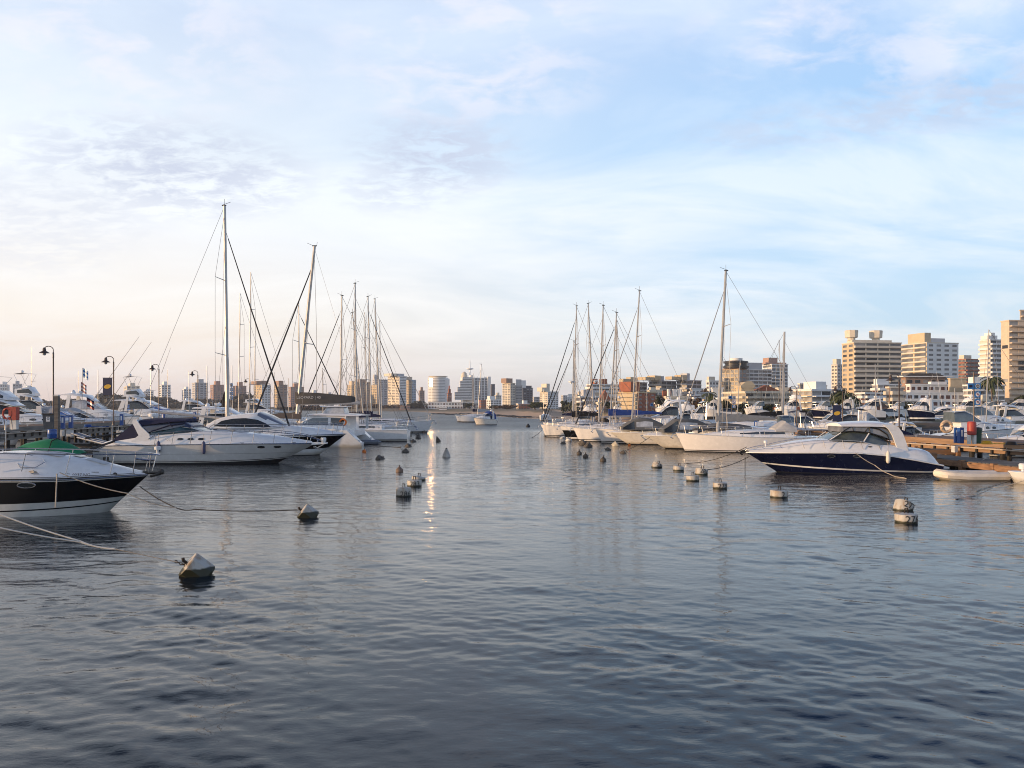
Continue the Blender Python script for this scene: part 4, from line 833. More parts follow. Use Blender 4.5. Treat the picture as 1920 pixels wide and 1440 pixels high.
# --- grey canvas sport cruisers behind it
def sport(label, pxs, pxb, d, py_deck, arc, canv, seed, hullm=white, group=None):
    """express cruiser bow to the channel with a swept windscreen and canvas; arc = (px, py) points of the top line"""
    ax, az_ = local(pxs, -1, d-1.6); B = 3.7
    root = thing('motor_cruiser', label, 'motor boat', (X(pxs, d-1.6), d, 0), math.pi, group); L = ax(pxb)
    hb = az_(py_deck); H = Hull(L, B, [(0,hb*.80),(L*.5,hb*.9),(L,hb)], 2.6)
    H.build(root, [(-.45,.10,1),(.10,.42,0),(.42,9,0)], [hullm, antifoul]); H.deck(root, white); H.rubrail(root, white, .05)
    tr = Sup([(L*.1,hb*.85,hb*1.15,B*.42,B*.38),(L*.45,hb*.9,hb*1.35,B*.42,B*.33),(L*.65,hb*.95,hb*1.3,B*.33,B*.24),(L*.85,hb,hb*1.13,B*.18,B*.1),(L*.97,hb*1.0,hb*1.04,.1,.06)], .08); tr.build(root, white, 'foredeck_cabin')
    P = sorted([(ax(p), az_(q)) for p, q in arc]); zb_ = hb*1.2
    c = Sup([(x, zb_, max(z, zb_+.03), B*.38-.03*i, B*.33-.05*i) for i, (x, z) in enumerate(P)], .05)
    c.build(root, canv, 'canopy')
    n = len(P); xa, xb = P[n//2][0], P[-1][0]
    c.band(root, glass, 'windscreen', [(xa+(xb-xa)*q, zb_+.05, lerp([tuple(p) for p in P], xa+(xb-xa)*q)-.10-.0*q) for q in (.0,.35,.7,.93)], .02)
    c.band(root, vinyl, 'canopy_window', [(P[0][0]+(xa-P[0][0])*q, zb_+.25, lerp([tuple(p) for p in P], P[0][0]+(xa-P[0][0])*q)-.25) for q in (.35,.6,.92)], .02)
    e = lambda x: (H.b(x)*.92, H.z(x))
    rail(root, [(L*q, H.b(L*q)*.92, H.z(L*q)+.62) for q in (.42,.55,.68,.8,.9)]+[(L*.99,.1,H.z(L)+.6)], e, posts=[L*q for q in (.45,.53,.61,.69,.77,.85,.92)], r=.018)
    MB(steel).tube([(L*.99,0,hb),(L*1.02,0,hb*.93),(L*1.0,0,hb*.8)], .05, 5).tube([(L*.985,-.22,hb*.68),(L*1.0,0,hb*.8),(L*.985,.22,hb*.68)], .035, 5).build('anchor', root)
    return root
sport('beige hulled express cruiser with grey canvas just left of the grey covered yacht', 1475, 1212, 68.5, 817, [(1330,796),(1312,788),(1290,786),(1272,787),(1258,797),(1246,804)], greycv, 1, cream)
sport('express cruiser with black curved side window behind the mast of the grey covered yacht', 1500, 1300, 67, 812, [(1412,800),(1395,797),(1360,794),(1345,796),(1325,804),(1308,812)], greycv, 2)
sport('long beige express cruiser with dark roof and red fender at the waterline', 1400, 1145, 76, 811, [(1245,795),(1225,786),(1205,784),(1190,788),(1178,795),(1168,801)], greycv, 3, cream)
# --- further sailing yachts, right row
cr_rows = [(-.5,.06,1),(.06,.14,0),(.14,.22,1),(.22,9,0)]
sailboat('sailing yacht with tall straight mast over the beige cruisers, bow cut behind them', 1184, 803, 79, (1199,546), -1, L=10.5, frac=.66, stay='grey', cover=None, spreaders=2, mats=[peach, antifoul], hull_rows=cr_rows)
sailboat('sailing yacht with bright blue sail cover', 1143, 800, 83, (1156,587), -1, L=10.5, frac=.64, fb=1.2, stay='dark', cover=bluecv, boom_len=5.4, bz=2.7, spreaders=2, mats=[peach, antifoul], hull_rows=cr_rows)
sailboat('slim masted yacht close behind the blue covered boom', 1154, 796, 92, (1157,600), -1, L=9, frac=.6, stay='thin', lvl=1, spreaders=1)
sailboat('black hulled sailing yacht with grey lower bow', 1122, 802, 88, (1131,573), -1, L=11, frac=.62, fb=1.25, stay='thin', cover=None, spreaders=2, hull_rows=[(-.5,.08,1),(.08,.25,0),(.25,lambda x: 1.0,2),(1.0,9,0)], mats=[peach, antifoul, blackhull])
sailboat('yacht with mast leaning towards the channel, moored the other way round', 1114, 780, 97, (1103,570), 1, L=11, frac=.55, stay='thin', cover=navy, spreaders=2, radar=True)
sailboat('peach lit yacht with dark furled headsail and deck gear, second from the row end', 1074, 783, 95, (1081,574), -1, L=10, frac=.62, fb=1.25, stay='dark', cover=blackcv, boom_len=3.5, spreaders=2, mats=[peach, antifoul], hull_rows=cr_rows, radar=True, hood=blackcv)
sailboat('last yacht of the right row with sunlit upright bow', 1073, 783, 104, (1076,640), -1, L=10, frac=.62, fb=1.3, stay='dark', cover=navy, spreaders=1, mats=[peach, antifoul], hull_rows=cr_rows, lvl=2, hood=taupecv)
sailboat('ketch with black mast pulpit and paired masts right of the garage building', 1467, 772, 100, (1471,622), 1, L=12, frac=.5, stay='thin', cover=blackcv, spreaders=0, lvl=1, mast_r=.17, windows=False)
sailboat('yacht mast standing close left of the taller one before the garage building', 1466, 768, 118, (1461,637), 1, L=11, frac=.5, stay=None, lvl=1, boom=False, windows=False, spreaders=1)
for k, (pm, dd, tp_) in enumerate([(1382,98,(1388,675)),(1213,110,(1213,729)),(1319,112,(1323,742)),(1338,112,(1338,742)),(1642,92,(1641,682)),(1849,84,(1854,618)),(1792,95,(1790,728)),(992,205,(993,731)),(1700,98,(1697,772)),(1599,120,(1602,748))]):
    sailboat(['plain white mast right of the grey covered yacht','short mast right of the brick apartment block','white mast left of the short red lit mast','short mast close behind the grey covered yacht mast','mast standing before the beige balcony tower','tall mast with wind vane beside the blue sign post','thin mast left of the blue sign post','little sloop anchored alone off the sand beach','short white pole mast behind the navy cruiser arch','thin mast left of the date palm'][k],
             pm, 772, dd, tp_, -1, L=11 if k == 5 else 8, stay=None if k not in (7,) else 'thin', boom=k == 7, lvl=1, spreaders=1 if k in (4,5,6) else 0, windows=False, side_stays=k in (5,), rz=R(75) if k == 7 else 0, backstay=k == 5, cover=taupecv if k == 7 else None, mats=[white, blackhull] if k == 7 else None)
# --- boats in the middle of the channel
t = cruiser('white cabin cruiser with blue canvas in the middle of the channel', 927, 884, 160, B=2.6, top='canvas', canvas=bluecv, sheer=1.15, seed=2, hullm=mat('old_white_hull', (.80,.74,.66), .4), rz=R(28))
sailboat('small white sloop with two thin masts seen behind the blue canopy cruiser', 893, 781, 185, (900,684), -1, L=9, frac=.5, stay='thin', cover=lightcv, spreaders=1, lvl=2, rz=R(25), mast_r=.08)
sailboat('white sloop at anchor left of the blue canopy cruiser', 885, 781, 190, (885,700), -1, L=8, frac=.45, stay=None, cover=navy, spreaders=1, lvl=1, rz=R(25))

# ---------------------------------------------------------------- piers
conc = mat('weathered_pier_beam', (.21,.195,.175), .9, var=.35, vscale=1.2, bump=.5, streak=(.4,.4,3))
wood_r = mat('orange_brown_timber', (.27,.15,.08), .85, var=.4, vscale=2, streak=(.3,1,5), bump=.4)
wood_g = mat('grey_dock_timber', (.13,.12,.11), .9, var=.4, vscale=2, streak=(.3,1,5), bump=.4)
darkw = mat('dark_wet_timber', (.03,.027,.024), .8, var=.4)
pave = mat('reddish_deck_boards', (.24,.145,.10), .85, var=.25, vscale=2)
pipe = mat('pale_pipe', (.5,.42,.33), .6, var=.2)
def pier(label, p0, p1, width, z, side, fascia, deckm, name='pier'):
    """p0 -> p1 is the edge facing the channel; side = +1 when the deck lies to the right of that direction"""
    a = Vector(p0); b = Vector(p1); L = (b-a).length; th = math.atan2(b.y-a.y, b.x-a.x)
    t = thing(name, label, 'pier', (a.x, a.y, 0), th); s = -side; W_ = width
    def bx(nm, m, x0, x1, y0, y1, z0, z1, par=t):
        y0, y1 = sorted((y0*s, y1*s)); return MB(m).box(x0, x1, y0, y1, z0, z1).build(nm, par, smooth=False)
    bx('deck', deckm, 0, L, .12, W_, z-.10, z)
    bx('edge_beam', fascia, 0, L, 0, .11, z-.36, z-.012)
    bx('lower_beam', fascia, 0, L, .14, .32, z-(1.0 if z > 1.8 else .72), z-.42)
    MB(pipe).tube([(0,-.04*s,z-.47),(L,-.04*s,z-.47)], .045, 6).build('pipe', t)
    n = int(L/1.3); bm = MB(darkw)
    for i in range(n): bm.box(i*1.3, i*1.3+.14, *(sorted((.02*s,.5*s))), z-.80, z-.52)
    o = bm.build('bracket', t, smooth=False); o['kind'] = 'stuff'
    cl_ = MB(steel).tube([(-.14,0,.10),(.14,0,.10)], .022, 5).tube([(-.05,0,0),(-.05,0,.10)], .02, 4).tube([(.05,0,0),(.05,0,.10)], .02, 4).mesh('cleat')
    for i in range(int(L/5)): inst('cleat', cl_, t, (2+i*5, .3*s, z))
    st_ = MB(mat('plank_gap', (.05,.04,.035), .9))
    for i in range(int(L/.6)): st_.box(i*.6, i*.6+.025, *(sorted((.125*s, (W_-.02)*s))), z+.001, z+.004)
    st_.build('plank_gap', t, smooth=False)['kind'] = 'stuff'
    n = min(40, int(L/2.6))
    me = MB(darkw).lathe([(.17,-2.0),(.16,z-.40)], 8).mesh('pile')
    for i in range(n): inst('pile', me, t, (1+i*2.6, .5*s, 0))
    for i in range(n): inst('pile', me, t, (1+i*2.6, (W_-.4)*s, 0))
    return t
ZL = 2.0
pl_ = pier('long raised left pier with grey beam edge and pale pipe', (-36.2,38), (-48.5,165), 3.6, ZL, -1, conc, pave)
ZR = 1.45
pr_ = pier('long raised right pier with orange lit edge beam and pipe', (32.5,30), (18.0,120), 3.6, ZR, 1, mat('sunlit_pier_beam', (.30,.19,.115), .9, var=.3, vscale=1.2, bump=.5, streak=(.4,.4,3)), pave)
def dock(label, x0, x1, y0, y1, z, m, ends=True, piles=4, dk=None):
    t = thing('finger_dock', label, 'dock', ((x0+x1)/2, (y0+y1)/2, 0)); hx = (x1-x0)/2; hy = (y1-y0)/2
    nb = max(3, int((y1-y0)/.28))
    for k in range(2): MB(m).box(-hx, hx, (-hy if k == 0 else hy-.12), (-hy+.12 if k == 0 else hy), z-.32, z-.02).build('beam', t, smooth=False)
    mb = MB(dk or m)
    for i in range(nb): a = -hy+.13+(2*hy-.26)*i/nb; mb.box(-hx+rnd.uniform(-.05,.05), hx+rnd.uniform(-.05,.05), a, a+(2*hy-.26)/nb-.03, z-.06, z+rnd.uniform(-.01,.01))
    mb.build('deck_boards', t, smooth=False)
    for i in range(piles):
        x = -hx+.2+(2*hx-.4)*i/max(1, piles-1)
        for y in (-hy-.02, hy-.1): MB(m).box(x-.12, x+.12, y-.10, y+.12, -1.5, z+rnd.uniform(-.03,.25)).build('post', t, smooth=False)
    return t
t = dock('lower weathered timber dock on square posts running below the right pier', 24.6, 27.0, 35.5, 55.5, .62, wood_r, piles=3, dk=wood_g)
t.rotation_euler.z = R(4.4)
MB(wood_r).box(-1.34,-1.22,-10,10,.28,.59).build('side_beam', t, smooth=False); MB(wood_g).box(1.22,1.34,-10,10,.28,.59).build('side_beam', t, smooth=False)
for k in range(8): MB(wood_r).box(-1.38,-1.12,-9.3+k*2.6,-9.04+k*2.6,-1.5,.66+.25*(k%3 == 1)).build('post', t, smooth=False)
for k in range(7): MB(darkw).box(-.9,1.2,-8.2+k*2.6,-8.0+k*2.6,-.3,.25).build('cross_brace', t, smooth=False)
dock('short timber crosswalk from the lower dock up to the right pier', 26.2, 29.4, 52.6, 54.0, .78, wood_r, piles=2, dk=wood_g)
t = thing('junction_box', 'pale electric box hung under the edge of the right pier', 'electric box', (X(1790,51.9), 51.9, Z(848,51.9)), R(-80))
MB(dullwhite).box(-.16,.16,-.12,.12,0,.42).build('case', t); MB(greyhull).box(-.13,.13,-.14,-.122,.05,.37).build('lid', t)
for k, (y, xe, lab) in enumerate([(45.5,-23.5,'low dark floating dock nearest to the green covered dinghy'),(50.5,-27.5,'low dark dock behind the green covered dinghy'),(55.5,-25.5,'low grey timber dock off the stern of the white express cruiser'),(63,-24,'dark low dock beyond the navy canvas cruiser')]):
    dock(lab, -37.5, xe, y, y+1.5, .45+.08*k, darkw if k != 2 else wood_g, piles=4, dk=wood_g)
# clutter on the low docks: gangways, beams, ropes
def gangway(label, a, b, w_=.55):
    t = thing('gangway', label, 'gangway'); a = Vector(a); b = Vector(b); t.location = a; v = b-a; n = Vector((-v.y, v.x, 0)).normalized()*w_/2
    m = MB(mat('gangway_aluminium', (.45,.46,.48), .45, metal=.5))
    for sgn in (-1, 1): m.tube([n*sgn, v+n*sgn], .05, 5)
    m.build('side_rail', t); r = MB(mat('gangway_aluminium', (.4,.4,.4)))
    k = int(v.length/.35)
    for i in range(k): p = v*(i+.5)/k; r.tube([p-n, p+n], .025, 4)
    r.build('rung', t)['kind'] = 'stuff'; return t
gangway('pale ladder gangway sloping down from the left pier to the low dock', (X(140,56), 56, Z(812,56)), (X(204,52), 52, Z(832,52)))
gangway('second thin gangway lying low beside the sloping one', (X(150,54), 54, Z(820,54)), (X(215,50), 50, Z(836,50)), .35)
for k, (a, b) in enumerate([((160,822,52),(230,812,56)),((120,836,50),(185,846,48)),((168,843,47),(230,822,51))]):
    o = MB(wood_g if k % 2 else darkw).tube([(X(a[0],a[2]),a[2],Z(a[1],a[2])),(X(b[0],b[2]),b[2],Z(b[1],b[2]))], .07, 4).build('loose_beam')
    tag(o, ['grey spar lying on the low dock left of the navy canvas','dark beam under the left gangways near the green cover','dark beam propped beside the white cruiser swim platform'][k], 'beam')
# barrels / boxes hung under the left pier
t = thing('blue_drum', 'blue plastic drum under the left pier beside the wooden post', 'drum', (X(98,54), 54, Z(822,54)))
MB(bluep).lathe([(.26,0),(.29,.05),(.29,.25),(.31,.28),(.29,.31),(.29,.58),(.25,.62)], 12).build('body', t)
for k, px in enumerate((114, 131, 225)):
    t = thing('junction_box', ['pale electric box under the pier right of the blue drum','second pale electric box under the pier','small pale box under the pier left of the navy canvas'][k], 'electric box', (X(px,57), 57, Z(818,57)))
    MB(dullwhite).box(-.2,.2,-.12,.12,0,.42).build('case', t); MB(greyhull).box(-.17,.17,-.14,-.122,.05,.37).build('lid', t)
# ---------------------------------------------------------------- pier furniture
def lamp(label, px, py_base, py_top, d, zb, group='street lamps along the left pier', banner=False, flip=1):
    t = thing('street_lamp', label, 'street lamp', (X(px,d), d, zb), 0, group); h = Z(py_top, d)-zb
    MB(lampm).lathe([(.11,0),(.09,.3),(.055,.35),(.05,h-.9),(.06,h-.88),(.06,h-.5),(.035,h-.45)], 8).build('pole', t)
    P = [(0,0,h-.5),(0,0,h-.28)]+[(-.36*flip+.36*flip*math.cos(R(a)), 0, h-.30+.30*math.sin(R(a))) for a in (20,45,70,95,125,150)]
    MB(lampm).tube(P, .032, 6).build('bracket_arm', t)
    cx_ = P[-1][0]
    sh = MB(lampm).lathe([(.05,0),(.10,-.06),(.13,-.22),(.10,-.25),(.16,-.27),(.36,-.40),(.35,-.42),(.12,-.36)], 12, (cx_,0,P[-1][2]+.05)).build('lamp_shade', t)
    MB(vinyl).ball((cx_,0,P[-1][2]-.42), .13, 10, 6).build('globe', t)
    if banner:
        MB(lampm).tube([(-.05,0,h-1.85),(-.95,0,h-1.85)], .018, 4).tube([(-.05,0,h-3.35),(-.95,0,h-3.35)], .018, 4).build('banner_arm', t)
        b = MB(mat('banner_navy', (.02,.03,.08), .7)).box(-.92,-.12,-.012,.012,h-3.33,h-1.87).build('banner', t)
        MB(yellow).poly([(-.52+.30*math.cos(6.28*j/12)+.06*math.sin(6.28*j/12), -.018, h-2.6+.19*math.sin(6.28*j/12)) for j in range(12)]).build('emblem', b)
    return t
lamp('first and nearest street lamp on the left pier, beside the grey bin', 100, 0, 649, 60, ZL)
lamp('street lamp with navy banner carrying a yellow emblem', 213, 0, 668, 69, ZL, banner=True)
lamp('third street lamp of the left pier, over the blue windowed yacht', 298, 0, 683, 82, ZL)
lamp('fourth street lamp of the left pier, left of the tallest mast', 371, 0, 695, 96, ZL)
lamp('fifth street lamp of the left pier, seen low between masts', 469, 0, 710, 122, ZL)
lamp('farthest street lamp of the left pier, near the black crossing stays', 507, 0, 719, 145, ZL)
lamp('street lamp on the right pier before the balcony block with pale storeys', 1494, 0, 724, 82, ZR, 'street lamps along the right pier', flip=1)
lamp('street lamp of the right pier left of the brown pyramid roof, with navy banner', 1580, 0, 722, 74, ZR, 'street lamps along the right pier', banner=True)
lamp('street lamp in front of the white low house with dark windows', 1686, 0, 701, 63, ZR, 'street lamps along the right pier')
lamp('small street lamp far behind by the peach tower', 1878, 0, 750, 140, 1.8, 'street lamps on the quay road', flip=1)
lamp('small street lamp before the long garage building', 1427, 0, 727, 130, 1.8, 'street lamps on the quay road', flip=1)
def pedestal(label, px, d, zb, h=.95, group='blue service pedestals', py=None):
    t = thing('service_pedestal', label, 'pedestal', (X(px,d), d, zb), rnd.uniform(-.3,.3), group)
    h *= .82; MB(bluep).box(-.13,.13,-.12,.12,0,h).build('column', t); MB(white).box(-.14,.14,-.13,.13,h+.002,h+.05).build('cap', t)
    MB(white).box(-.06,.06,-.132,-.122,h*.45,h*.85).build('socket_panel', t)
for lab, px, d in (('blue pedestal just right of the wooden post',118,58),('blue pedestal second right of the wooden post',133,60),('blue pedestal between the banner lamp and the navy canvas',228,68),('blue pedestal above the radar of the navy canvas cruiser',306,80),('blue pedestal left of the tallest mast, nearer one',365,92),('blue pedestal left of the tallest mast, farther one',379,95)):
    pedestal(lab, px, d, ZL, 1.15)
for lab, px, d in (('white and blue pedestal left of the red drum',1801,46.8),('blue pedestal at the pier edge left of the striped one',1794,47.4),('blue pedestal behind the sail cover end',1417,72),('blue pedestal behind the hardtop of the navy cruiser',1568,60)):
    pedestal(lab, px, d, ZR, 1.1)
t = thing('rubbish_bin', 'grey wheeled bin with white recycling label on the left pier', 'bin', (X(94,57.5), 57.5, ZL), .15)
MB(darkgrey).loft([[(-.30,-.3,0),(.30,-.3,0),(.30,.3,0),(-.30,.3,0)],[(-.38,-.36,1.0),(.38,-.36,1.0),(.38,.36,1.0),(-.38,.36,1.0)]], closed=True, caps=True).build('body', t, smooth=False)
MB(blackp).box(-.42,.42,-.41,.4,1.003,1.10).build('lid', t)
lb = MB(white).box(-.13,.13,-.352,-.345,.52,.88).build('sticker', t); MB(blackp).tube([(.07*math.cos(a*.785),-.36,.74+.07*math.sin(a*.785)) for a in range(9)], .016, 4).build('recycling_mark', lb)
t = thing('rubbish_bin', 'dark green bin half hidden behind the red drum', 'bin', (X(1831,46.5), 46.5, ZR), .15)
MB(mat('green_bin', (.02,.07,.045), .5)).lathe([(.24,0),(.28,.75),(.29,.8)], 10).build('body', t); MB(blackp).lathe([(.30,.802),(.27,.92),(.1,.96)], 10).build('lid', t)
t = thing('fire_hose_drum', 'tall red canister standing on two white posts on the right pier', 'hose cabinet', (X(1822,46), 46, ZR))
MB(redp).lathe([(.06,1.30),(.20,1.28),(.235,1.2),(.24,.8),(.235,.55),(.2,.52)], 14).build('canister', t)
for k in (-1, 1): MB(dullwhite).box(k*.15-.075,k*.15+.075,-.08,.08,0,.52).build('post', t)
t = thing('fire_hose_cabinet', 'faded red hose cabinet with round reel near the left edge', 'hose cabinet', (X(22,56), 56, ZL))
MB(redp).box(-.1,.42,-.2,.2,.65,1.55).build('cabinet', t); MB(redp).tube([(-.22+.30*math.cos(a*.5236),-.15,1.1+.36*math.sin(a*.5236)) for a in range(13)], .075, 6).build('reel', t); MB(dullwhite).box(-.05,.4,-.15,.15,0,.65).build('stand', t)
t = thing('wooden_post', 'old square timber post rising beside the grey bin', 'post', (X(107,55.6), 55.6, 0)); MB(wood_g).box(-.13,.13,-.13,.13,-1.5,Z(743,55.6)).build('shaft', t, smooth=False); MB(dullwhite).box(-.15,.15,-.15,.15,Z(743,55.6)+.003,Z(740,55.6)).build('cap', t)
t = thing('pier_ladder', 'steel hoop handrails of the ladder at the left pier edge', 'ladder', (X(12,54), 54, 0))
for k in (0, 1):
    x = -.35+.5*k; MB(steel).tube([(x,-.3,.4),(x,-.3,2.2)]+[(x+.0,-.3+.35-.35*math.cos(a*.6),2.2+.75*math.sin(a*.6)) for a in range(6)]+[(x,.4,2.0)], .03, 5).build('handrail', t)
mb = MB(steel)
for i in range(7): mb.tube([(-.35,-.3,.5+.25*i),(.15,-.3,.5+.25*i)], .02, 4)
mb.build('rung', t)
def hose(label, px, d, zb, m, r=.28):
    t = thing('hose_coil', label, 'hose', (X(px,d), d, zb)); mb = MB(m)
    for k in range(4): mb.tube([((r-.02*k)*math.cos(a*.5236), (r-.02*k)*math.sin(a*.5236), .03+.05*k) for a in range(13)], .025, 5)
    mb.build('coil', t); MB(m).tube([(r,0,.05),(r+.5,.2,.03),(r+.9,-.1,.03),(r+1.3,.1,.03)], .022, 5).build('tail', t)
hose('yellow hose coil lying on the right pier beside the green bin', 1850, 45.6, ZR, yellow)
hose('dark hose coil on the right pier near the right edge', 1896, 44.6, ZR, blackp)
hose('blue hose coil on the left pier between post and banner lamp', 165, 62, ZL, bluep)
t = thing('dock_box', 'white fibreglass dock box on the left pier right of the banner lamp', 'dock box', (X(250,72), 72, ZL), .1)
MB(dullwhite).box(-.6,.6,-.3,.3,0,.5).build('chest', t, smooth=False); MB(white).prism([(-.63,.503),(.63,.503),(.58,.62),(-.58,.62)], -.33, .33).build('lid', t)
def sign_post(label, px, d, zb, items, h):
    t = thing('sign_post', label, 'sign post', (X(px,d), d, zb)); s = d/F
    MB(lampm).tube([(0,0,0),(0,0,h)], .05, 6).build('pole', t)
    for (ipx, ipy, wpx, mark) in items:
        z = Z(ipy, d)-zb; x = (ipx-px)*s; w_ = wpx*s/2
        p = MB(signblue).box(x-w_, x+w_, -.09, -.06, z-w_, z+w_).build('sign_panel', t)
        if mark == 'ring':
            MB(white).poly([(x+w_*.72*math.cos(6.28*j/16), -.096, z+w_*.72*math.sin(6.28*j/16)) for j in range(16)]).build('disc', p)
            MB(redp).tube([(x-w_*.5,-.11,z+w_*.5),(x+w_*.5,-.11,z-w_*.5)], w_*.09, 4).build('bar', p); MB(blackp).prism([(x-w_*.4,z-w_*.1),(x+w_*.1,z-w_*.15),(x+w_*.4,z+w_*.2),(x-w_*.1,z+w_*.3)], -.103, -.098).build('symbol', p)
        elif mark == 'dark':
            MB(white).poly([(x+w_*.75*math.cos(6.28*j/16), -.096, z+w_*.75*math.sin(6.28*j/16)) for j in range(16)]).build('disc', p)
            MB(blackp).poly([(x+w_*.6*math.cos(6.28*j/16), -.10, z+w_*.6*math.sin(6.28*j/16)) for j in range(16)]).build('symbol', p); MB(white).box(x-w_*.45,x+w_*.45,-.108,-.104,z-w_*.1,z+w_*.12).build('bar', p)
        elif mark == 'box': MB(navy).box(x-w_*.55,x+w_*.55,-.096,-.092,z-w_*.5,z+w_*.4).build('symbol', p)
sign_post('sign post with one pale blue square and three blue square signs with round symbols', 1826, 63, ZR, [(1819,724,11,'box'),(1832,724,11,'dark'),(1832,739.5,11,'ring'),(1832,754,11,'ring')], Z(698,63)-ZR)
sign_post('sign post with blue square signs before the left end of the garage building', 1372, 120, 1.8, [(1368.5,745,6,'box'),(1376,746,6,'dark'),(1376,754,6,'ring'),(1376,762,6,'ring')], Z(740,120)-1.8)
sign_post('single small blue sign right of the brick apartment block', 1222, 118, 1.8, [(1222,759,5,'box')], Z(757,118)-1.8)
sign_post('thin post with one little blue sign before the white low house', 1731, 110, 1.8, [(1731,768,5,'box')], Z(765,110)-1.8)
sign_post('sign post with a column of round white marks seen right of the tallest mast', 434, 110, ZL, [(434,722,6,'dark'),(434,730,6,'dark'),(434,738,6,'dark'),(434,746,6,'dark')], Z(718,110)-ZL)

# ---------------------------------------------------------------- boats behind the left pier
LB = 'boats berthed behind the left pier'; RB = 'boats berthed behind the right pier'
bgL = [('big cream motor yacht with raked arch frame at the left edge', -70, 160, 74, 'fly', dict(canvas=taupecv, hullm=cream, sheer=1.9, seed=1)),
 ('white cruiser with clear vinyl wheelhouse behind the banner lamp', 110, 262, 92, 'hardtop', dict(seed=2, glassm=vinyl, sheer=2.2)),
 ('grey canvas topped cruiser right behind the blue pedestals', 95, 235, 68, 'canvas', dict(canvas=lightcv, seed=4, sheer=1.5)),
 ('large white yacht with pale blue side glass', 205, 400, 88, 'hardtop', dict(glassm=blueglass, seed=5, sheer=2.0)),
 ('small cruiser with navy cover beside the third lamp', 225, 330, 80, 'bimini', dict(seed=6, sheer=1.4)),
 ('flybridge cruiser with satellite dome far behind the banner lamp', 225, 330, 112, 'fly', dict(seed=7, sheer=2.2)),
 ('white yacht with long flat hardtop and orange rings left of the tallest mast', 330, 440, 100, 'hardtop', dict(seed=8, sheer=2.0)),
 ('low white cruiser under the bare boom', 285, 420, 86, 'open', dict(seed=9, sheer=1.5)),
 ('white cruiser with blue hatch between grey bin and banner lamp', 60, 200, 84, 'canvas', dict(canvas=lightcv, glassm=blueglass, seed=10, sheer=1.6)),
 ('cruiser with dark flybridge screens in the crowd of the left marina', 20, 140, 104, 'fly', dict(seed=11, sheer=2.2)),
 ('pale cruiser stern beyond the hose cabinet', -90, 48, 66, 'open', dict(seed=12, sheer=1.8, hullm=cream)),
 ('white flybridge yacht left of the catamaran mast', 452, 540, 118, 'fly', dict(seed=13, sheer=2.0)),
 ('distant white cruiser under the brown towers', 400, 470, 128, 'canvas', dict(seed=14, sheer=1.8))]
for lab, a, b, dd, tp_, kw in bgL:
    dd = max(dd, 36.1/((960-max(a, b))/F-.0969)+2.5); cruiser(lab, a, b, dd, top=tp_, lvl=1, **kw)
for k, (x0, y0, x1, y1, dd) in enumerate([(164,764,261,631,80),(200,762,284,641,84),(303,700,320,652,100)]):
    o = MB(mat('outrigger_pole', (.5,.48,.46), .5)).tube([(X(x0,dd),dd,Z(y0,dd)),(X(x1,dd),dd,Z(y1,dd))], .035, 4, .018).build('fishing_outrigger')
    tag(o, ['long slanting fishing outrigger crossing behind the banner lamp','second slanting fishing outrigger right of the banner lamp','short steep outrigger above the third pier lamp'][k], 'fishing rod')
def flag(label, px, py, dd, mats_, w_=.7, h_=.9, zpole=2.2):
    t = thing('flag', label, 'flag', (X(px,dd), dd, Z(py,dd)))
    MB(lampm).tube([(0,0,-zpole),(0,0,h_)], .02, 4).build('staff', t); mb = MB(*mats_); n = 5
    for i in range(n):
        mb.mi = i % len(mats_); z0, z1 = h_*i/n, h_*(i+1)/n; mb.loft([[(w_*q*.8, .08*math.sin(q*6), z+q*(-.35)) for q in (0,.25,.5,.75,1)] for z in (z0, z1)])
    mb.build('cloth', t)
flag('small blue and white striped ensign between the first two lamps', 155, 707, 78, [white, signblue])
flag('dark ensign with red stripes hanging before the banner lamp', 163, 762, 70, [redp, navy, white], .8, .8)
flag('pale red flag on the crowded left berths', 152, 733, 80, [mat('faded_red_cloth', (.4,.18,.18), .8), white])
t = thing('flag', 'black pennant sail hoisted left of the tallest mast', 'flag', (X(424,92), 92, Z(766,92)))
MB(blackcv).poly([(0,0,0),(-.95,0,0),(-.55,0,.95),(-.1,0,2.2),(0,0,2.3)]).build('cloth', t)
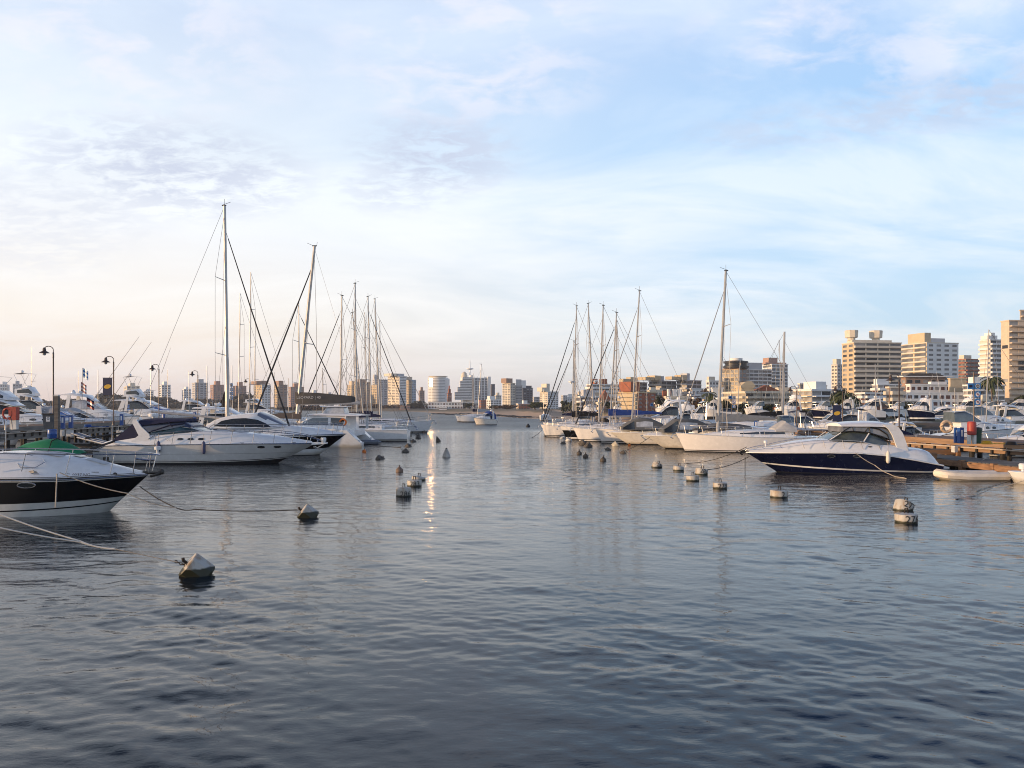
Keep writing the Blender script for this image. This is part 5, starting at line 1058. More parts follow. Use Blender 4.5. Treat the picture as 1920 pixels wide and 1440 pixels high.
# ---------------------------------------------------------------- boats behind the right pier
bgR = [('white cruiser with navy bimini and pale windscreen above the navy cruiser bow', 1625, 1515, 64, 'bimini', dict(canvas=navy, seed=21, sheer=1.4)),
 ('motor boat with navy top and orange lit seats near the pale balcony block', 1590, 1512, 92, 'bimini', dict(canvas=navy, seed=22, sheer=1.4, hullm=cream)),
 ('low white hardtop cruiser behind the right pier by the navy stern canopy', 1668, 1765, 56, 'hardtop', dict(seed=23, sheer=.95)),
 ('large white yacht with tan ring stowed on its stern', 1745, 1900, 66, 'open', dict(seed=24, sheer=1.6)),
 ('white motor yacht with raked black arch at the right edge', 1990, 1838, 54, 'hardtop', dict(seed=25, sheer=1.0)),
 ('white yacht with covered radar beyond the sign post', 1795, 1905, 88, 'open', dict(seed=26, sheer=1.8)),
 ('flybridge yacht with cream superstructure above the beige cruisers', 1310, 1222, 92, 'fly', dict(seed=27, sheer=1.4, hullm=cream, canvas=lightcv)),
 ('white cruiser with a low dark roof in front of the cream flybridge yacht', 1290, 1190, 84, 'hardtop', dict(seed=28, sheer=1.8)),
 ('small white cruiser with grey canvas far right of the brown pyramid roof', 1600, 1680, 84, 'canvas', dict(canvas=lightcv, seed=29, sheer=1.3)),
 ('pale cruiser with a white T shaped roof left of the grey covered yacht', 1332, 1280, 110, 'bimini', dict(canvas=white, seed=30, sheer=1.8)),
 ('white cruiser with dark canopy behind the grey sail cover end', 1440, 1540, 76, 'open', dict(seed=31, sheer=1.3)),
 ('white launch with navy awning behind the black mast pulpit yacht', 1478, 1560, 82, 'bimini', dict(canvas=navy, seed=32, sheer=1.3)),
 ('white trawler yacht with upright wheelhouse right of the last sunlit bows', 1125, 1050, 112, 'fly', dict(seed=33, sheer=1.3, canvas=blackcv)),
 ('cruiser with white frame arch near the red roofed house', 1170, 1118, 108, 'fly', dict(seed=34, sheer=1.3, canvas=white)),
 ('distant white cruiser before the white low house', 1700, 1775, 120, 'hardtop', dict(seed=35, sheer=1.4)),
 ('distant cream cruiser behind the sign post', 1800, 1700, 128, 'hardtop', dict(seed=36, sheer=1.5, hullm=cream)),
 ('white cruiser under the palm by the peach tower', 1860, 1960, 104, 'hardtop', dict(seed=37, sheer=1.6)),
 ('small white day boat under the date palm', 1560, 1610, 110, 'canvas', dict(seed=38, sheer=1.6, canvas=lightcv))]
for lab, a, b, dd, tp_, kw in bgR:
    dd = max(dd, 40.97/((min(a, b)-960)/F+.1611)+2.5) if min(a, b) > 1280 else dd; cruiser(lab, a, b, dd, top=tp_, lvl=1, **kw)
DK = [('white cruiser on the quay under the brown pyramid roof',1655,1600,118,'hardtop'),('small white boat stored ashore beside the date palm',1600,1562,126,'canvas'),('white sport boat stored ashore left of the navy banner',1560,1520,112,'open'),('white cruiser ashore under the right half of the garage building',1505,1452,116,'fly'),
 ('low white boat ashore right of the tallest right mast',1440,1395,122,'open'),('white cruiser ashore between the short masts',1352,1306,128,'canvas'),('white boat ashore left of the boathouse',1262,1228,132,'hardtop'),('little white cruiser ashore below the white low house',1745,1700,104,'canvas'),
 ('white hardtop boat ashore right of the white low house',1830,1785,112,'hardtop'),('white boat ashore in front of the peach tower',1930,1872,120,'canvas'),('low open boat ashore by the thin palm',1870,1828,130,'open'),('pale boat ashore behind the covered stern of the ring yacht',1700,1664,130,'open')]
for k, (lab, a, b, dd, tp_) in enumerate(DK):
    cruiser(lab, a, b, dd, top=tp_, lvl=1, z0=1.95, seed=50+k, canvas=[navy,lightcv,bluecv,white][k%4], hullm=[white,white,cream][k%3], stripe=navyhull if k%5 == 2 else None, sheer=1.2)
ring = MB(mat('tan_ring', (.62,.45,.30), .6)); ring.tube([(.42*math.cos(a_*.5236), 0, .42*math.sin(a_*.5236)) for a_ in range(13)], .13, 7)
o = ring.build('life_ring'); o.location = (X(1775,63.5), 63.5, Z(800,63.5)); tag(o, 'tan life ring hung on the white yacht left of the red drum', 'life ring')
t = thing('awning', 'slack light grey awning stretched over the boom of a small yacht behind the sprayhood', 'awning', (X(1490,70), 70, Z(806,70)))
mb = MB(lightcv)
mb.loft([[(-3.6+7.4*u, v*1.1*(1-.5*abs(2*u-1)), 1.0*(1-abs(2*u-.7))*.38*(1-.6*v*v)+.25*math.sin(u*9)*.2) for v in (-1,-.5,0,.5,1)] for u in [i/8 for i in range(9)]]).build('cloth', t)
# ---------------------------------------------------------------- mooring buoys
bm_ = bpy.data.materials.new('buoy_paint'); bm_.use_nodes = True; t_ = NT(bm_.node_tree); b_ = t_.n['Principled BSDF']
po = t_.node('ShaderNodeNewGeometry').outputs['Position']; sz = t_.node('ShaderNodeSeparateXYZ'); t_.put(sz.inputs[0], po); n_ = t_.noise(po, 6, 5, .65)
alg = t_.node('ShaderNodeMapRange'); t_.put(alg.inputs[0], t_.m('ADD', sz.outputs[2], t_.m('MULTIPLY', n_, .10))); alg.inputs[1].default_value = .125; alg.inputs[2].default_value = .085
rust = t_.ramp(t_.noise(t_.mapping(po, (3,3,.6)), 2.2, 5, .7), [(.46,0.0),(.66,.85)])
cc = t_.mix(rust, (.44,.43,.40), (.27,.17,.08)); t_.put(b_.inputs['Base Color'], t_.mix(alg.outputs[0], cc, (.022,.024,.010))); b_.inputs['Roughness'].default_value = .55
def buoy_mat(name, top):
    m = bm_.copy(); m.name = name
    for n in m.node_tree.nodes:
        if n.type == 'MAP_RANGE': n.inputs[1].default_value = top; n.inputs[2].default_value = top-.03
    return m
bm2_ = buoy_mat('weedy_buoy_paint', .245)
bd_ = mat('fouled_buoy', (.10,.085,.07), .8, var=.5, vscale=5)
iron = mat('rusty_iron', (.045,.032,.026), .8, metal=.3, var=.4)
def buoy(label, px, py, size=.65, kind='drum', num=None, tilt=(0,0), m=None, group='mooring buoys', turn=0, dz=0, d=None):
    d = d or D(py); t = thing('mooring_buoy', label, 'buoy', (X(px,d), d, dz), 0, group); t.rotation_euler = (R(tilt[1]), R(tilt[0]), R(turn) if not (tilt[0] or tilt[1]) else 0)
    r = size/2; m = m or bm_; h = size*.62
    if kind == 'drum':
        MB(m).lathe([(r*.9,-.18),(r*.98,-.14),(r,h*.55),(r*.97,h*.62),(r*.5,h*.68),(r*.1,h*.70)], 32).build('float', t)
        MB(iron).tube([(-.05,0,h*.68),(-.04,0,h*.68+.14),(.04,0,h*.68+.16),(.06,0,h*.68)], .022, 5).build('mooring_ring', t)
    elif kind == 'hex':
        MB(m).lathe([(r*.9,-.2),(r,-.12),(r,h*.72),(r*.9,h*.9),(r*.15,h*.95)], 8).build('float', t, smooth=False)
        MB(iron).tube([(-.04,0,h*.9),(-.03,0,h+.12),(.04,0,h+.10),(.05,0,h*.9)], .022, 5).build('mooring_ring', t)
    elif kind == 'cone':
        MB(m).lathe([(r*.8,-.15),(r,-.02),(r*.98,.08),(r*.55,h*1.1),(r*.28,h*1.55),(r*.25,h*1.62)], 16).build('float', t)
        MB(iron).lathe([(r*.27,h*1.62),(r*.2,h*1.8),(.02,h*1.82)], 8).build('mooring_ring', t)
    elif kind == 'pear':
        MB(m).lathe([(r*.6,-.2),(r,.0),(r*.95,.15),(r*.55,h*.85),(r*.15,h*1.2)], 14).build('float', t)
        MB(iron).tube([(0,0,h*1.15),(.02,0,h*1.5)], .03, 5).build('mooring_ring', t)
    elif kind == 'block':
        MB(bm2_).lathe([(r*.85,-r*.9),(r,-r*.75),(r,r*.72),(r*.93,r*.80),(r*.06,r*.86)], 9).build('float', t, smooth=False)
        ch = MB(iron); ch.tube([(0,0,r*.85),(0,0,r*1.15),(.04,0,r*1.3)], .035, 6); ch.build('mooring_ring', t)
    if num: text_mesh(num, h*.78, blackp, t, 'painted_number', loc=(0,0,h*.03), rot=(0,0,R(10)), wrap=r+.006, extrude=.001)
    return t
buoy('big tilted grey white buoy with algae, nearest to the camera', 369, 1078, .60, 'block', tilt=(-48,16), dz=.10)
buoy('tilted white buoy at the end of the long dark mooring line', 577, 969, .58, 'block', tilt=(-52,12), dz=.07)
buoy('upright octagonal white buoy numbered 286', 757, 930, .62, 'hex', num='286', turn=12)
buoy('rust stained drum buoy numbered 283 behind the octagonal one', 777, 911, .66, 'drum', num='283')
buoy('low dirty drum buoy touching the one numbered 283', 784, 900, .68, 'drum', tilt=(8,0), dz=-.1)
buoy('single pear shaped brownish buoy left of the numbered buoys', 749, 885, .42, 'pear', m=mat('brown_buoy', (.20,.14,.11), .7, var=.4))
buoy('pale cone buoy standing in the open channel', 837, 857, .58, 'cone', m=mat('pale_cone', (.44,.42,.39), .7, var=.35))
buoy('farther small tilted cone buoy right of the sun glitter', 822, 828, .5, 'cone', tilt=(-18,0), m=bd_)
for k, (px, py, lab) in enumerate([(712,861,'dark flat buoy off the white cruiser bow'),(760,848,'brown buoy lying on its side, lower of a pair'),(765,838,'long grey buoy with numbers worn off, upper of a pair'),(775,829,'dark pointed buoy under the left row end'),(784,823,'thin dark buoy of the left row'),(784,818,'dark buoy below the last left bow'),(767,818,'dark buoy closest to the little sloop'),(796,811.5,'right dark buoy at the left row end'),(795,807.5,'farthest dark buoy of the left row'),(704,822,'brown buoy beneath the grey dinghy')]):
    buoy(lab, px, py, .62 if k else .7, 'drum', tilt=((-1)**k*(35+7*k%30), 12), m=bd_, dz=-.05 if k else -.14, group='fouled buoys of the left row')
buoy('white drum buoy with yellowed side numbered 279', 1350, 915, .62, 'drum', num='279')
buoy('white drum buoy with a peeling number alone below the navy hull', 1460, 932, .68, 'drum', num='2', tilt=(4,0))
buoy('tilted white buoy numbered 277 behind the one numbered 276', 1693, 956, .64, 'drum', num='277', tilt=(24,-14), dz=.03)
buoy('white drum buoy numbered 276 in front of the tilted one', 1699, 979, .66, 'drum', num='276')
buoy('tilted white buoy numbered 281 with a rope', 1315, 889, .66, 'drum', num='281', tilt=(12,-10), dz=.02)
buoy('plain dirty drum buoy in front of the one numbered 281', 1299, 901, .62, 'drum')
buoy('white round buoy left of the one numbered 281', 1272, 882, .6, 'drum', tilt=(8,0))
buoy('yellowish tilted buoy near the beige bow', 1231, 876, .6, 'drum', tilt=(24,-12), num='28')
buoy('dark little pear buoy below the row of beige bows', 1131, 865, .42, 'pear', m=bd_)
buoy('small dark buoy, right one of the middle pair', 1098, 858, .4, 'pear', m=bd_)
buoy('small dark buoy, left one of the middle pair', 1086, 852, .4, 'pear', m=bd_)
for k, (px, py, lab) in enumerate([(1036,818,'small dirty buoy under the last right bow'),(1055,822,'pale buoy of the right row end, left one'),(1066,826,'pale buoy of the right row end, right one'),(1056,832,'small dark buoy before the two pale ones'),(1093,834,'long mussel covered buoy'),(1103,838,'bulky grey buoy in front of the mussel covered one'),(1154,836,'cream buoy against the beige hull'),(1140,844,'low dark buoy left of the cream hull waterline'),(1168,850,'flat dark buoy under the beige bow')]):
    buoy(lab, px, py, [.6,.6,.65,.5,.95,.8,.8,.5,.5][k], 'drum', tilt=((-1)**k*(20+5*k), 10), m=[bd_,dullwhite,dullwhite,bd_,bd_,bd_,mat('cream_buoy',(.5,.45,.35),.6,var=.3),bd_,bd_][k], dz=-.05, group='fouled buoys of the right row')
buoy('tiny red float by the catamaran stern', 683, 848, .32, 'pear', m=orange, group='small red floats')
buoy('tiny red float at the beige waterline', 1180, 836, .28, 'pear', m=orange, group='small red floats')
buoy('lone black float in open water near the right row end', 990, 801, .8, 'pear', m=rubber)
# ---------------------------------------------------------------- mooring lines
def line(label, pts, sag=.0, r=.018, m=ropem):
    P = [Vector((X(px,d), d, Z(py,d))) for px, py, d in pts]; out = []
    for a, b in zip(P, P[1:]):
        n = 8
        for k in range(n): q = k/n; p = a.lerp(b, q); p.z -= sag*4*q*(1-q); p.z = max(p.z, .02); out.append(p)
    out.append(P[-1]); o = MB(m).tube(out, r, 5).build('mooring_line'); tag(o, label, 'rope', 'mooring lines'); return o
line('dark line from the bow cleat of the black banded hull to the water', [(112,886,26),(240,925,26),(330,952,26.2)], .08)
line('dark line from the stem of the black banded hull', [(262,912,26.9),(330,952,26.2)], .05, m=darkrope)
line('long dark line running level to the tilted white buoy', [(330,952,26.2),(365,955,26.2),(556,956,26.2)], .05, .017, darkrope)
line('pale rope hanging down the black hull side', [(107,888,25.9),(105.5,920,25.85),(104,952,25.85)], 0, .022)
line('upper white rope from the left edge to the nearest buoy', [(-40,948,17),(150,1014,17),(215,1029,17)], .04, .016, fendw)
line('lower white rope from the left edge to the nearest buoy', [(-40,980,16.6),(150,1016,17),(215,1029,17)], .03, .016, fendw)
line('thin rope and chain joining the nearest buoy', [(215,1029,17),(300,1047,17),(345,1056,17)], .0, .012)
ch = MB(iron)
for i in range(5): x = X(330+i*4.5,17); z = Z(1053+i*1.7,17); ch.tube([(x+.03*math.cos(a), 17+.03*math.sin(a)*(i%2), z+.03*math.sin(a)*(1-i%2)) for a in [j*.785 for j in range(9)]], .010, 4)
tag(ch.build('chain'), 'short rusty chain on the nearest buoy', 'chain')
line('rope from the grey covered yacht bow to the buoy left of number 281', [(1400,838,46),(1280,869,51)], .25, .02, darkrope)
line('rope from the navy hull bow to the buoy numbered 281', [(1405,856,44),(1322,881,43)], .15, .02, darkrope)
line('vertical dark line hanging from the navy cruiser anchor', [(1397,856,44),(1397,887,44)], 0, .02, darkrope)
line('white rope slanting down the navy hull side', [(1604,849,42.6),(1640,872,42.4),(1668,889,41.5),(1700,898,40)], .05, .022)
line('rope from the right edge down to the water', [(1960,885,33),(1860,915,33.5),(1790,936,31)], .1, .014)
line('second rope from the small dinghy to the water', [(1895,902,39),(1830,921,34)], .05, .014)
line('rope tied between the wooden dock and the inflatable', [(1850,858,45),(1815,869,43)], .1, .02)
line('rope from the white cruiser bow to the dark flat buoy', [(597,842,50),(640,856,53),(700,861,55)], .05, .018)
line('thin rope from the catamaran stern to the brown pair', [(690,832,74),(752,839,70)], .15, .022, darkrope)
line('rope from the small sloop bow to the buoys of the left row', [(755,797,92),(785,817,96)], .1, .025, darkrope)
line('rope from the last left bow to the farthest buoy', [(780,795,112),(797,807,118)], .1, .03, darkrope)
line('rope running left from the last bow of the right row', [(1017,806,98),(995,822,92)], .1, .025, darkrope)
line('rope from the blue covered yacht bow to a grey buoy', [(1083,806,84),(1060,824,84)], .1, .022, darkrope)
line('rope from the navy canvas cruiser stern up to the left pier', [(224,827,50),(222,800,58)], .3, .02)
line('dark bow line from the beige cruiser', [(1218,820,66),(1170,846,64)], .1, .02, darkrope)
# ---------------------------------------------------------------- buildings
bw = mat('building_white', (.76,.76,.75), .8, var=.08, vscale=.3)
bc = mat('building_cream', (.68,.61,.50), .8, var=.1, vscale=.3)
bp = mat('building_peach', (.62,.50,.38), .8, var=.1, vscale=.3)
bb = mat('building_beige', (.66,.59,.48), .85, var=.12, vscale=.3)
bgy = mat('building_grey', (.50,.50,.51), .85, var=.1, vscale=.3)
bdk = mat('building_dark', (.05,.06,.09), .4, var=.1, vscale=.3)
bbr = mat('building_brown', (.36,.24,.18), .85, var=.15, vscale=.3)
brick = mat('building_brick', (.36,.13,.075), .9, var=.2, vscale=.5)
bye = mat('building_yellow_and_sunlit', (.56,.45,.30), .85, var=.1, vscale=.3)  # ochre walls, and low sun painted onto left faces
bpk = mat('building_pink_brown', (.42,.27,.22), .85, var=.1, vscale=.3)
wg = mat('window_glass_grey', (.12,.125,.135), .2, var=.5, vscale=.15, spec=.6)
wd = mat('window_glass_dark', (.025,.025,.03), .25, var=.4, vscale=.15)
wb_ = mat('window_with_blind', (.32,.31,.30), .5, var=.6, vscale=.12)
wbr = mat('brown_shutter', (.10,.04,.03), .6, var=.3, vscale=.2)
roofd = mat('dark_roof', (.07,.06,.055), .9, var=.2, vscale=.4)
roofr = mat('red_tile_roof', (.34,.12,.07), .9, var=.2, vscale=.6)
WM = {}
def wmesh(w_, h_, m, axis):
    k = (round(w_, 1), round(h_, 1), m.name, axis)
    if k not in WM:
        mb = MB(m); t = .07
        if axis == 'y': mb.box(-w_/2, w_/2, -t, 0, -h_/2, h_/2)
        else: mb.box(-t, 0, -w_/2, w_/2, -h_/2, h_/2)
        WM[k] = mb.mesh('window', smooth=False)
    return WM[k]
def solve(Cx, Cy, ux, uy, px):
    k = (px-960)/F; return (Cy*k-Cx)/(ux-k*uy)
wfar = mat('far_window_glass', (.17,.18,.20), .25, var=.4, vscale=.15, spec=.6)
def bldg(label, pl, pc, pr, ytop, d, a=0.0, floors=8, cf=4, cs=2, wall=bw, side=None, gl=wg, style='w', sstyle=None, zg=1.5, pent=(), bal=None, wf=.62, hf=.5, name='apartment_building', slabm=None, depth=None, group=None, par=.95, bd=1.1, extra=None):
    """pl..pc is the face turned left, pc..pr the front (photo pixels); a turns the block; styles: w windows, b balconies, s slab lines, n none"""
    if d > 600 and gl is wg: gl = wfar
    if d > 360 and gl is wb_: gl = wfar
    a = R(a); Cx = X(pc, d); t = thing(name, label, 'building', (Cx, d, zg), a, group)
    Wf = solve(Cx, d, math.cos(a), math.sin(a), pr)
    Ds = solve(Cx, d, -math.sin(a), math.cos(a), pl) if abs(pl-pc) > .5 else (depth or Wf*.6)
    if depth: Ds = depth
    Ds = abs(Ds); Hh = Z(ytop, d)-zg; fh = Hh/floors
    MB(wall).box(0, Wf, 0, Ds, -3, Hh).build('wall', t, smooth=False)
    if side: MB(side).box(-.04, 0, .05, Ds-.05, -3, Hh-.05).build('side_wall', t, smooth=False)  # left face; on many blocks its colour paints in the low sun
    MB(slabm or wall).box(-.25, Wf+.25, -.25, Ds+.25, Hh+.003, Hh+.5).build('parapet', t, smooth=False)
    nw = 0; rr = random.Random(int(pc*7+ytop))
    sst = sstyle or style; budget = 96
    def facade(axis, W_, cols, st, cnt):
        nonlocal budget
        if st == 'n' or W_ < 1.2: return
        for i in range(floors):
            zc = fh*(i+.5)
            if st in 'bs':
                q = (bd if st == 'b' else .35); h0 = fh*i; h1 = h0+(par if st == 'b' else .3)
                mb = MB(slabm or wall)
                if axis == 'y': mb.box(.15, W_-.15, -q, -.002, h0, h1)
                else: mb.box(-q, -.002, .15, W_-.15, h0, h1)
                mb.build('balcony' if st == 'b' else 'floor_slab', t, smooth=False)
            for j in range(cols):
                if budget <= 0: return
                ww = W_/cols*(wf if st == 'w' else .88); hh = fh*(hf if st == 'w' else .62)
                m = gl if rr.random() < .68 else ((wd if d < 500 else wg) if rr.random() < .4 else wb_)
                x = W_*(j+.5)/cols; z = zc if st == 'w' else fh*i+fh*.62
                inst('window', wmesh(ww, hh, m, axis), t, (x, -.0, z) if axis == 'y' else (-(0.045 if side else 0), x, z)); budget -= 1
    tot = floors*(cf+cs)
    while tot > 96 and cf > 1: cf -= 1; tot = floors*(cf+cs)
    facade('y', Wf, cf, style, cf); facade('x', Ds, cs, sst, cs)
    for p in pent:      # (start, end fraction of the front, height, material, name)
        f0, f1, hh, m_ = p[:4]; MB(m_).box(Wf*f0, Wf*f1, Ds*.15, Ds*.8, Hh+.503, Hh+.5+hh).build(p[4] if len(p) > 4 else 'penthouse', t, smooth=False)
    if extra: extra(t, Wf, Ds, Hh, fh)
    return t
FT = 'far towers across the bay'
# far left, bluish
for i, (pl, pc, pr, y, dd, fl, m_, lab) in enumerate([
 (-6,0,13,721,1150,8,bw,'hazy white block at the very left edge'),(22,24,40,720,1150,8,bgy,'hazy grey block with roof box right of the left edge'),(232,238,262,724,1000,8,bc,'pale stepped block behind the banner lamp'),
 (298,303,320,722,950,10,bw,'pale rounded block right of the third lamp'),(360,366,390,718,900,11,bgy,'grey green glass tower right of the fourth lamp'),(394,400,420,722,850,12,bpk,'pink brown tower just left of the tallest mast'),
 (437,442,462,724,850,12,bpk,'pinkish tower right of the tallest mast'),(540,545,570,726,900,11,bpk,'brown tower behind the catamaran mast')]):
    bldg(lab, pl, pc, pr, y, dd, 28, fl, 3, 1, m_, pent=[(.3,.7,4,m_)], group=FT)
bldg('slender tower with gold lit left side and white front between crossing stays', 476, 491, 507, 722, 800, 40, 14, 3, 3, bw, side=bye, pent=[(.1,.8,4,bbr),(-.5,.3,3.5,bbr)], group=FT)
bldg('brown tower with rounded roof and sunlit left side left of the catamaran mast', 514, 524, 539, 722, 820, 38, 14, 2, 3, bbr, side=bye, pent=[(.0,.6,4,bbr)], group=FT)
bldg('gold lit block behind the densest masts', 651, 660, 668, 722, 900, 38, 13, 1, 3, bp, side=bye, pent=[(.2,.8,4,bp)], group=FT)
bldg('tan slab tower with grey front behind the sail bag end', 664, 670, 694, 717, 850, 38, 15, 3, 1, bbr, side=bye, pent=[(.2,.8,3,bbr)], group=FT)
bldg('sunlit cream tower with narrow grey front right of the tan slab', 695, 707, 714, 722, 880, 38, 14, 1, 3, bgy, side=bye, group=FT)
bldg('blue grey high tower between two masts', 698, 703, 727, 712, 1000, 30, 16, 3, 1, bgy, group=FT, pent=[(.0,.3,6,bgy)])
bldg('tallest far white tower with cream lit left side and grey crown', 727, 749, 762, 706, 780, 40, 20, 2, 3, bw, side=bc, pent=[(.0,.95,2.5,bgy),(-.9,-.1,2.5,bc)], style='w', sstyle='w', wf=.8, hf=.4, group=FT)
bldg('gold lit and blue tower beside the tallest far tower', 762, 772, 780, 713, 800, 38, 17, 2, 3, mat('blue_white_facade', (.42,.50,.60), .5), side=bye, group=FT, pent=[(-.9,.3,3,bp)])
bldg('little grey brown tower with pointed top left of the round tower', 785, 787, 796, 733, 950, 20, 9, 2, 1, bbr, group=FT, pent=[(.3,.7,4,bbr)])
bldg('little red spired tower right of the round tower', 838, 840, 847, 738, 950, 20, 8, 2, 1, roofr, group=FT, pent=[(.2,.8,5,roofr),(.4,.6,9,roofr)])
for px, w_px, y, dd, m_, lb in ((584,15,737,950,bw,'pale hazy slim block left of the charcoal sail bag end'),(612,14,741,980,bgy,'small hazy grey block seen under the sail bag'),(1064,13,745,820,bw,'pale slim block right of the hazy block with antenna'),(930,10,742,900,bc,'narrow pale block left of the beige tower'),(1082,14,741,760,bc,'cream slim block behind the dark furled headsails'),(345,13,730,1000,bw,'pale slim block left of the fourth pier lamp'),(272,16,734,1000,bw,'low pale block between the second and third pier lamps')):
    bldg(lb, px-4, px, px+w_px, y, dd, 26, 8, 3, 1, m_, pent=[(.3,.7,3,m_)], group=FT)
# round tower with the sun glint
d = 1000; t = thing('round_tower', 'round white banded tower flashing a bright reflection of the low sun', 'building', (X(819.5,d), d+12, 1.5), 0, FT)
Rr = 18.5*d/F; Ht = Z(708,d)-1.5; MB(wfar).lathe([(Rr*.97,-2),(Rr*.97,Ht)], 40).build('wall', t)
me = MB(bw).lathe([(Rr*.96,0),(Rr+.5,0),(Rr+.5,1.45),(Rr*.96,1.45)], 40).mesh('balcony')
for i in range(20): inst('balcony', me, t, (0,0,Ht*(i+.35)/20))
MB(bc).lathe([(Rr*.8,Ht+.01),(Rr*.82,Ht+1.5),(Rr*.98,Ht+1.6),(Rr*.98,Ht+2.2)], 40).build('roof_ring', t)
MB(bw).box(Rr*.75,Rr*1.15,-Rr*.6,Rr*.6,0,Ht-1).build('stair_block', t, smooth=False)
mir = mat('sun_facing_coated_glass', (.95,.74,.50), .30, metal=1, var=.02)
c = Vector((X(819.5,d), d+12, 0)); pos = Vector((X(808.5,d), d-5, Z(718,d)))
n = ((Vector((0,0,1.5))-pos).normalized()+sdir).normalized()
u = Vector((-n.y, n.x, 0)).normalized()*2.4; v = n.cross(u).normalized(); v = v if v.z > 0 else -v; v = v*5
off = pos-Vector((c.x, c.y, 1.5)); pc_ = off
MB(mir).poly([off-u-v, off+u-v, off+u+v, off-u+v]).build('mirror_glass', t)
# stepped curved hotel
d = 900; zf = 1.5; t = thing('stepped_hotel', 'white stepped hotel with mast and disc on its dome and gridded right block', 'building', (X(868,d), d, zf), R(12), FT)
s = d/F; h = lambda y: Z(y,d)-zf
bx = lambda nm, m, x0, x1, y0, y1, z0, z1: MB(m).box(x0*s,x1*s,y0,y1,z0,z1).build(nm, t, smooth=False)
bx('wall', bw, 0, 17, 0, 20, -2, h(707)); bx('wall', bw, 20, 50, -3, 22, -2, h(708)); bx('wall', bw, 17, 20, 2, 20, -2, h(703)); bx('wall', bw, 46, 52, -4, 18, -2, h(706))
cyl = [( -16,.0,748,736),(-10,0,736,726),(-5,0,726,714),(0,0,714,711)]
for i in range(14):
    y = 750-i*3.0; x0 = -17+max(0, (i-3))*1.75; w0 = -17 if i < 5 else (-11.5 if i < 8 else (-6.5 if i < 12 else -2))
    MB(bw).box(w0*s, 16*s, -5+i*.1, -.01, h(y)-.1, h(y)+.9).build('balcony', t, smooth=False); MB(wfar).box((w0+1)*s, 15.8*s, -3.5, -.012, h(y)+.93, h(y)+2.0 -.25).build('window', t, smooth=False)
for i in range(9):
    for j in range(4): inst('window', wmesh(4.4*s, 2.2, wfar, 'y'), t, ((24.5+6.2*j)*s, -3.0, h(748-i*4.6)))
MB(bc).lathe([(6*s,0),(6.2*s,1.5),(5*s,4.2),(2*s,6),(.1,6.4)], 16, (4*s,6,h(707))).build('roof_dome', t)
MB(bw).lathe([(.6,0),(.5,6),(4,6.8),(4,7.6),(.5,8.2),(.4,15),(.1,18)], 10, (15*s,6,h(703))).build('roof_mast', t)
bldg('thin dark slab with gold lit edge right of the stepped hotel', 919, 921, 928, 721, 1000, 20, 9, 1, 1, bdk, side=bye, style='n', group=FT)
bldg('beige tower with vertical shafts and sunlit left faces in the middle of the skyline', 942, 957, 966, 719, 700, 42, 15, 2, 3, bb, side=bc, wf=.7, hf=.62, pent=[(-.6,.7,4,bbr)], group=FT)
bldg('grey banded right half of the beige tower group', 966, 967, 979, 723, 706, 22, 15, 2, 0, bgy, style='s', group=FT, pent=[(.1,.9,5,bgy)])
bldg('dark navy glass block beside the beige tower', 979, 981, 999, 728, 760, 15, 10, 3, 0, bdk, gl=wd, pent=[(-.2,.3,7,bw),(.3,.9,2,bdk)], group=FT)
bldg('white stepped block with gold lit left side left of the right hand masts', 1012, 1027, 1047, 735, 620, 38, 9, 4, 3, bw, side=bc, pent=[(.0,.3,6,bc),(-.4,.0,3,bc)], group=FT)
bldg('low grey block between the dark navy block and the white stepped one', 999, 1001, 1014, 745, 680, 15, 5, 3, 0, bgy, style='s', group=FT)
bldg('hazy block with antenna behind the first right hand mast', 1052, 1056, 1064, 742, 800, 30, 6, 2, 1, bgy, group=FT)
LOW = 'low buildings along the beach'
bldg('long low white pavilion under the round tower', 801, 803, 868, 754.5, 640, 4, 2, 12, 0, bw, slabm=bw, gl=wbr, name='pavilion', group=LOW, hf=.5)
bldg('orange red house with sunlit side under the stepped hotel', 899, 902, 914, 751.5, 620, 20, 3, 3, 1, brick, group=LOW, name='beach_house')
bldg('white terraced house right of the orange red house', 912, 920, 940, 750, 600, 25, 4, 4, 2, bw, group=LOW, name='beach_house', pent=[(.0,.5,2.5,bw)])
bldg('small grey house left of the orange red one', 868, 875, 897, 756, 640, 12, 2, 5, 1, bgy, group=LOW, name='beach_house')
bldg('orange villa with white balconies below the beige tower', 968, 972, 997, 758, 520, 15, 2, 5, 1, brick, side=bp, slabm=bw, group=LOW, name='beach_house', pent=[(.4,.7,2,bw)])
bldg('tiny white beach bar on the sand', 822, 823, 838, 764.5, 580, 5, 1, 4, 0, bw, slabm=bw, gl=wbr, group=LOW, name='beach_bar')
bldg('pink low house on the far beach', 748, 750, 769, 762, 600, 8, 1, 3, 0, bpk, group=LOW, name='beach_house')
# ---- right hand town
RT = 'stepped apartment blocks on the ridge'
for i, (pl, pc, pr, y, lab) in enumerate([(1178,1191,1213,718,'left one of the three yellow lit stepped blocks'),(1217,1240,1268,715,'middle one of the three yellow lit stepped blocks'),(1269,1288,1315,714,'right one of the three stepped blocks, with the tallest roof box')]):
    bldg(lab, pl, pc, pr, y, 430, 42, 7, 3, 3, bgy, side=bye, sstyle='b', style='s', pent=[(-.9,-.35,1.6,bye,'roof_box'),(-.30,.1,2.6,bye,'roof_box'),(.12,.3,3.6 if i == 2 else 2.4,bgy,'roof_box')], group=RT)  # yellow side and grey front put sun and shade into the walls
bldg('brick apartment block with cream balconied left face', 1161, 1195, 1229, 737, 260, 42, 5, 3, 2, brick, side=bye, sstyle='b', gl=wb_, slabm=bye, wf=.4, hf=.35, pent=[(-.2,.3,3.2,roofr)], name='brick_apartment_block')
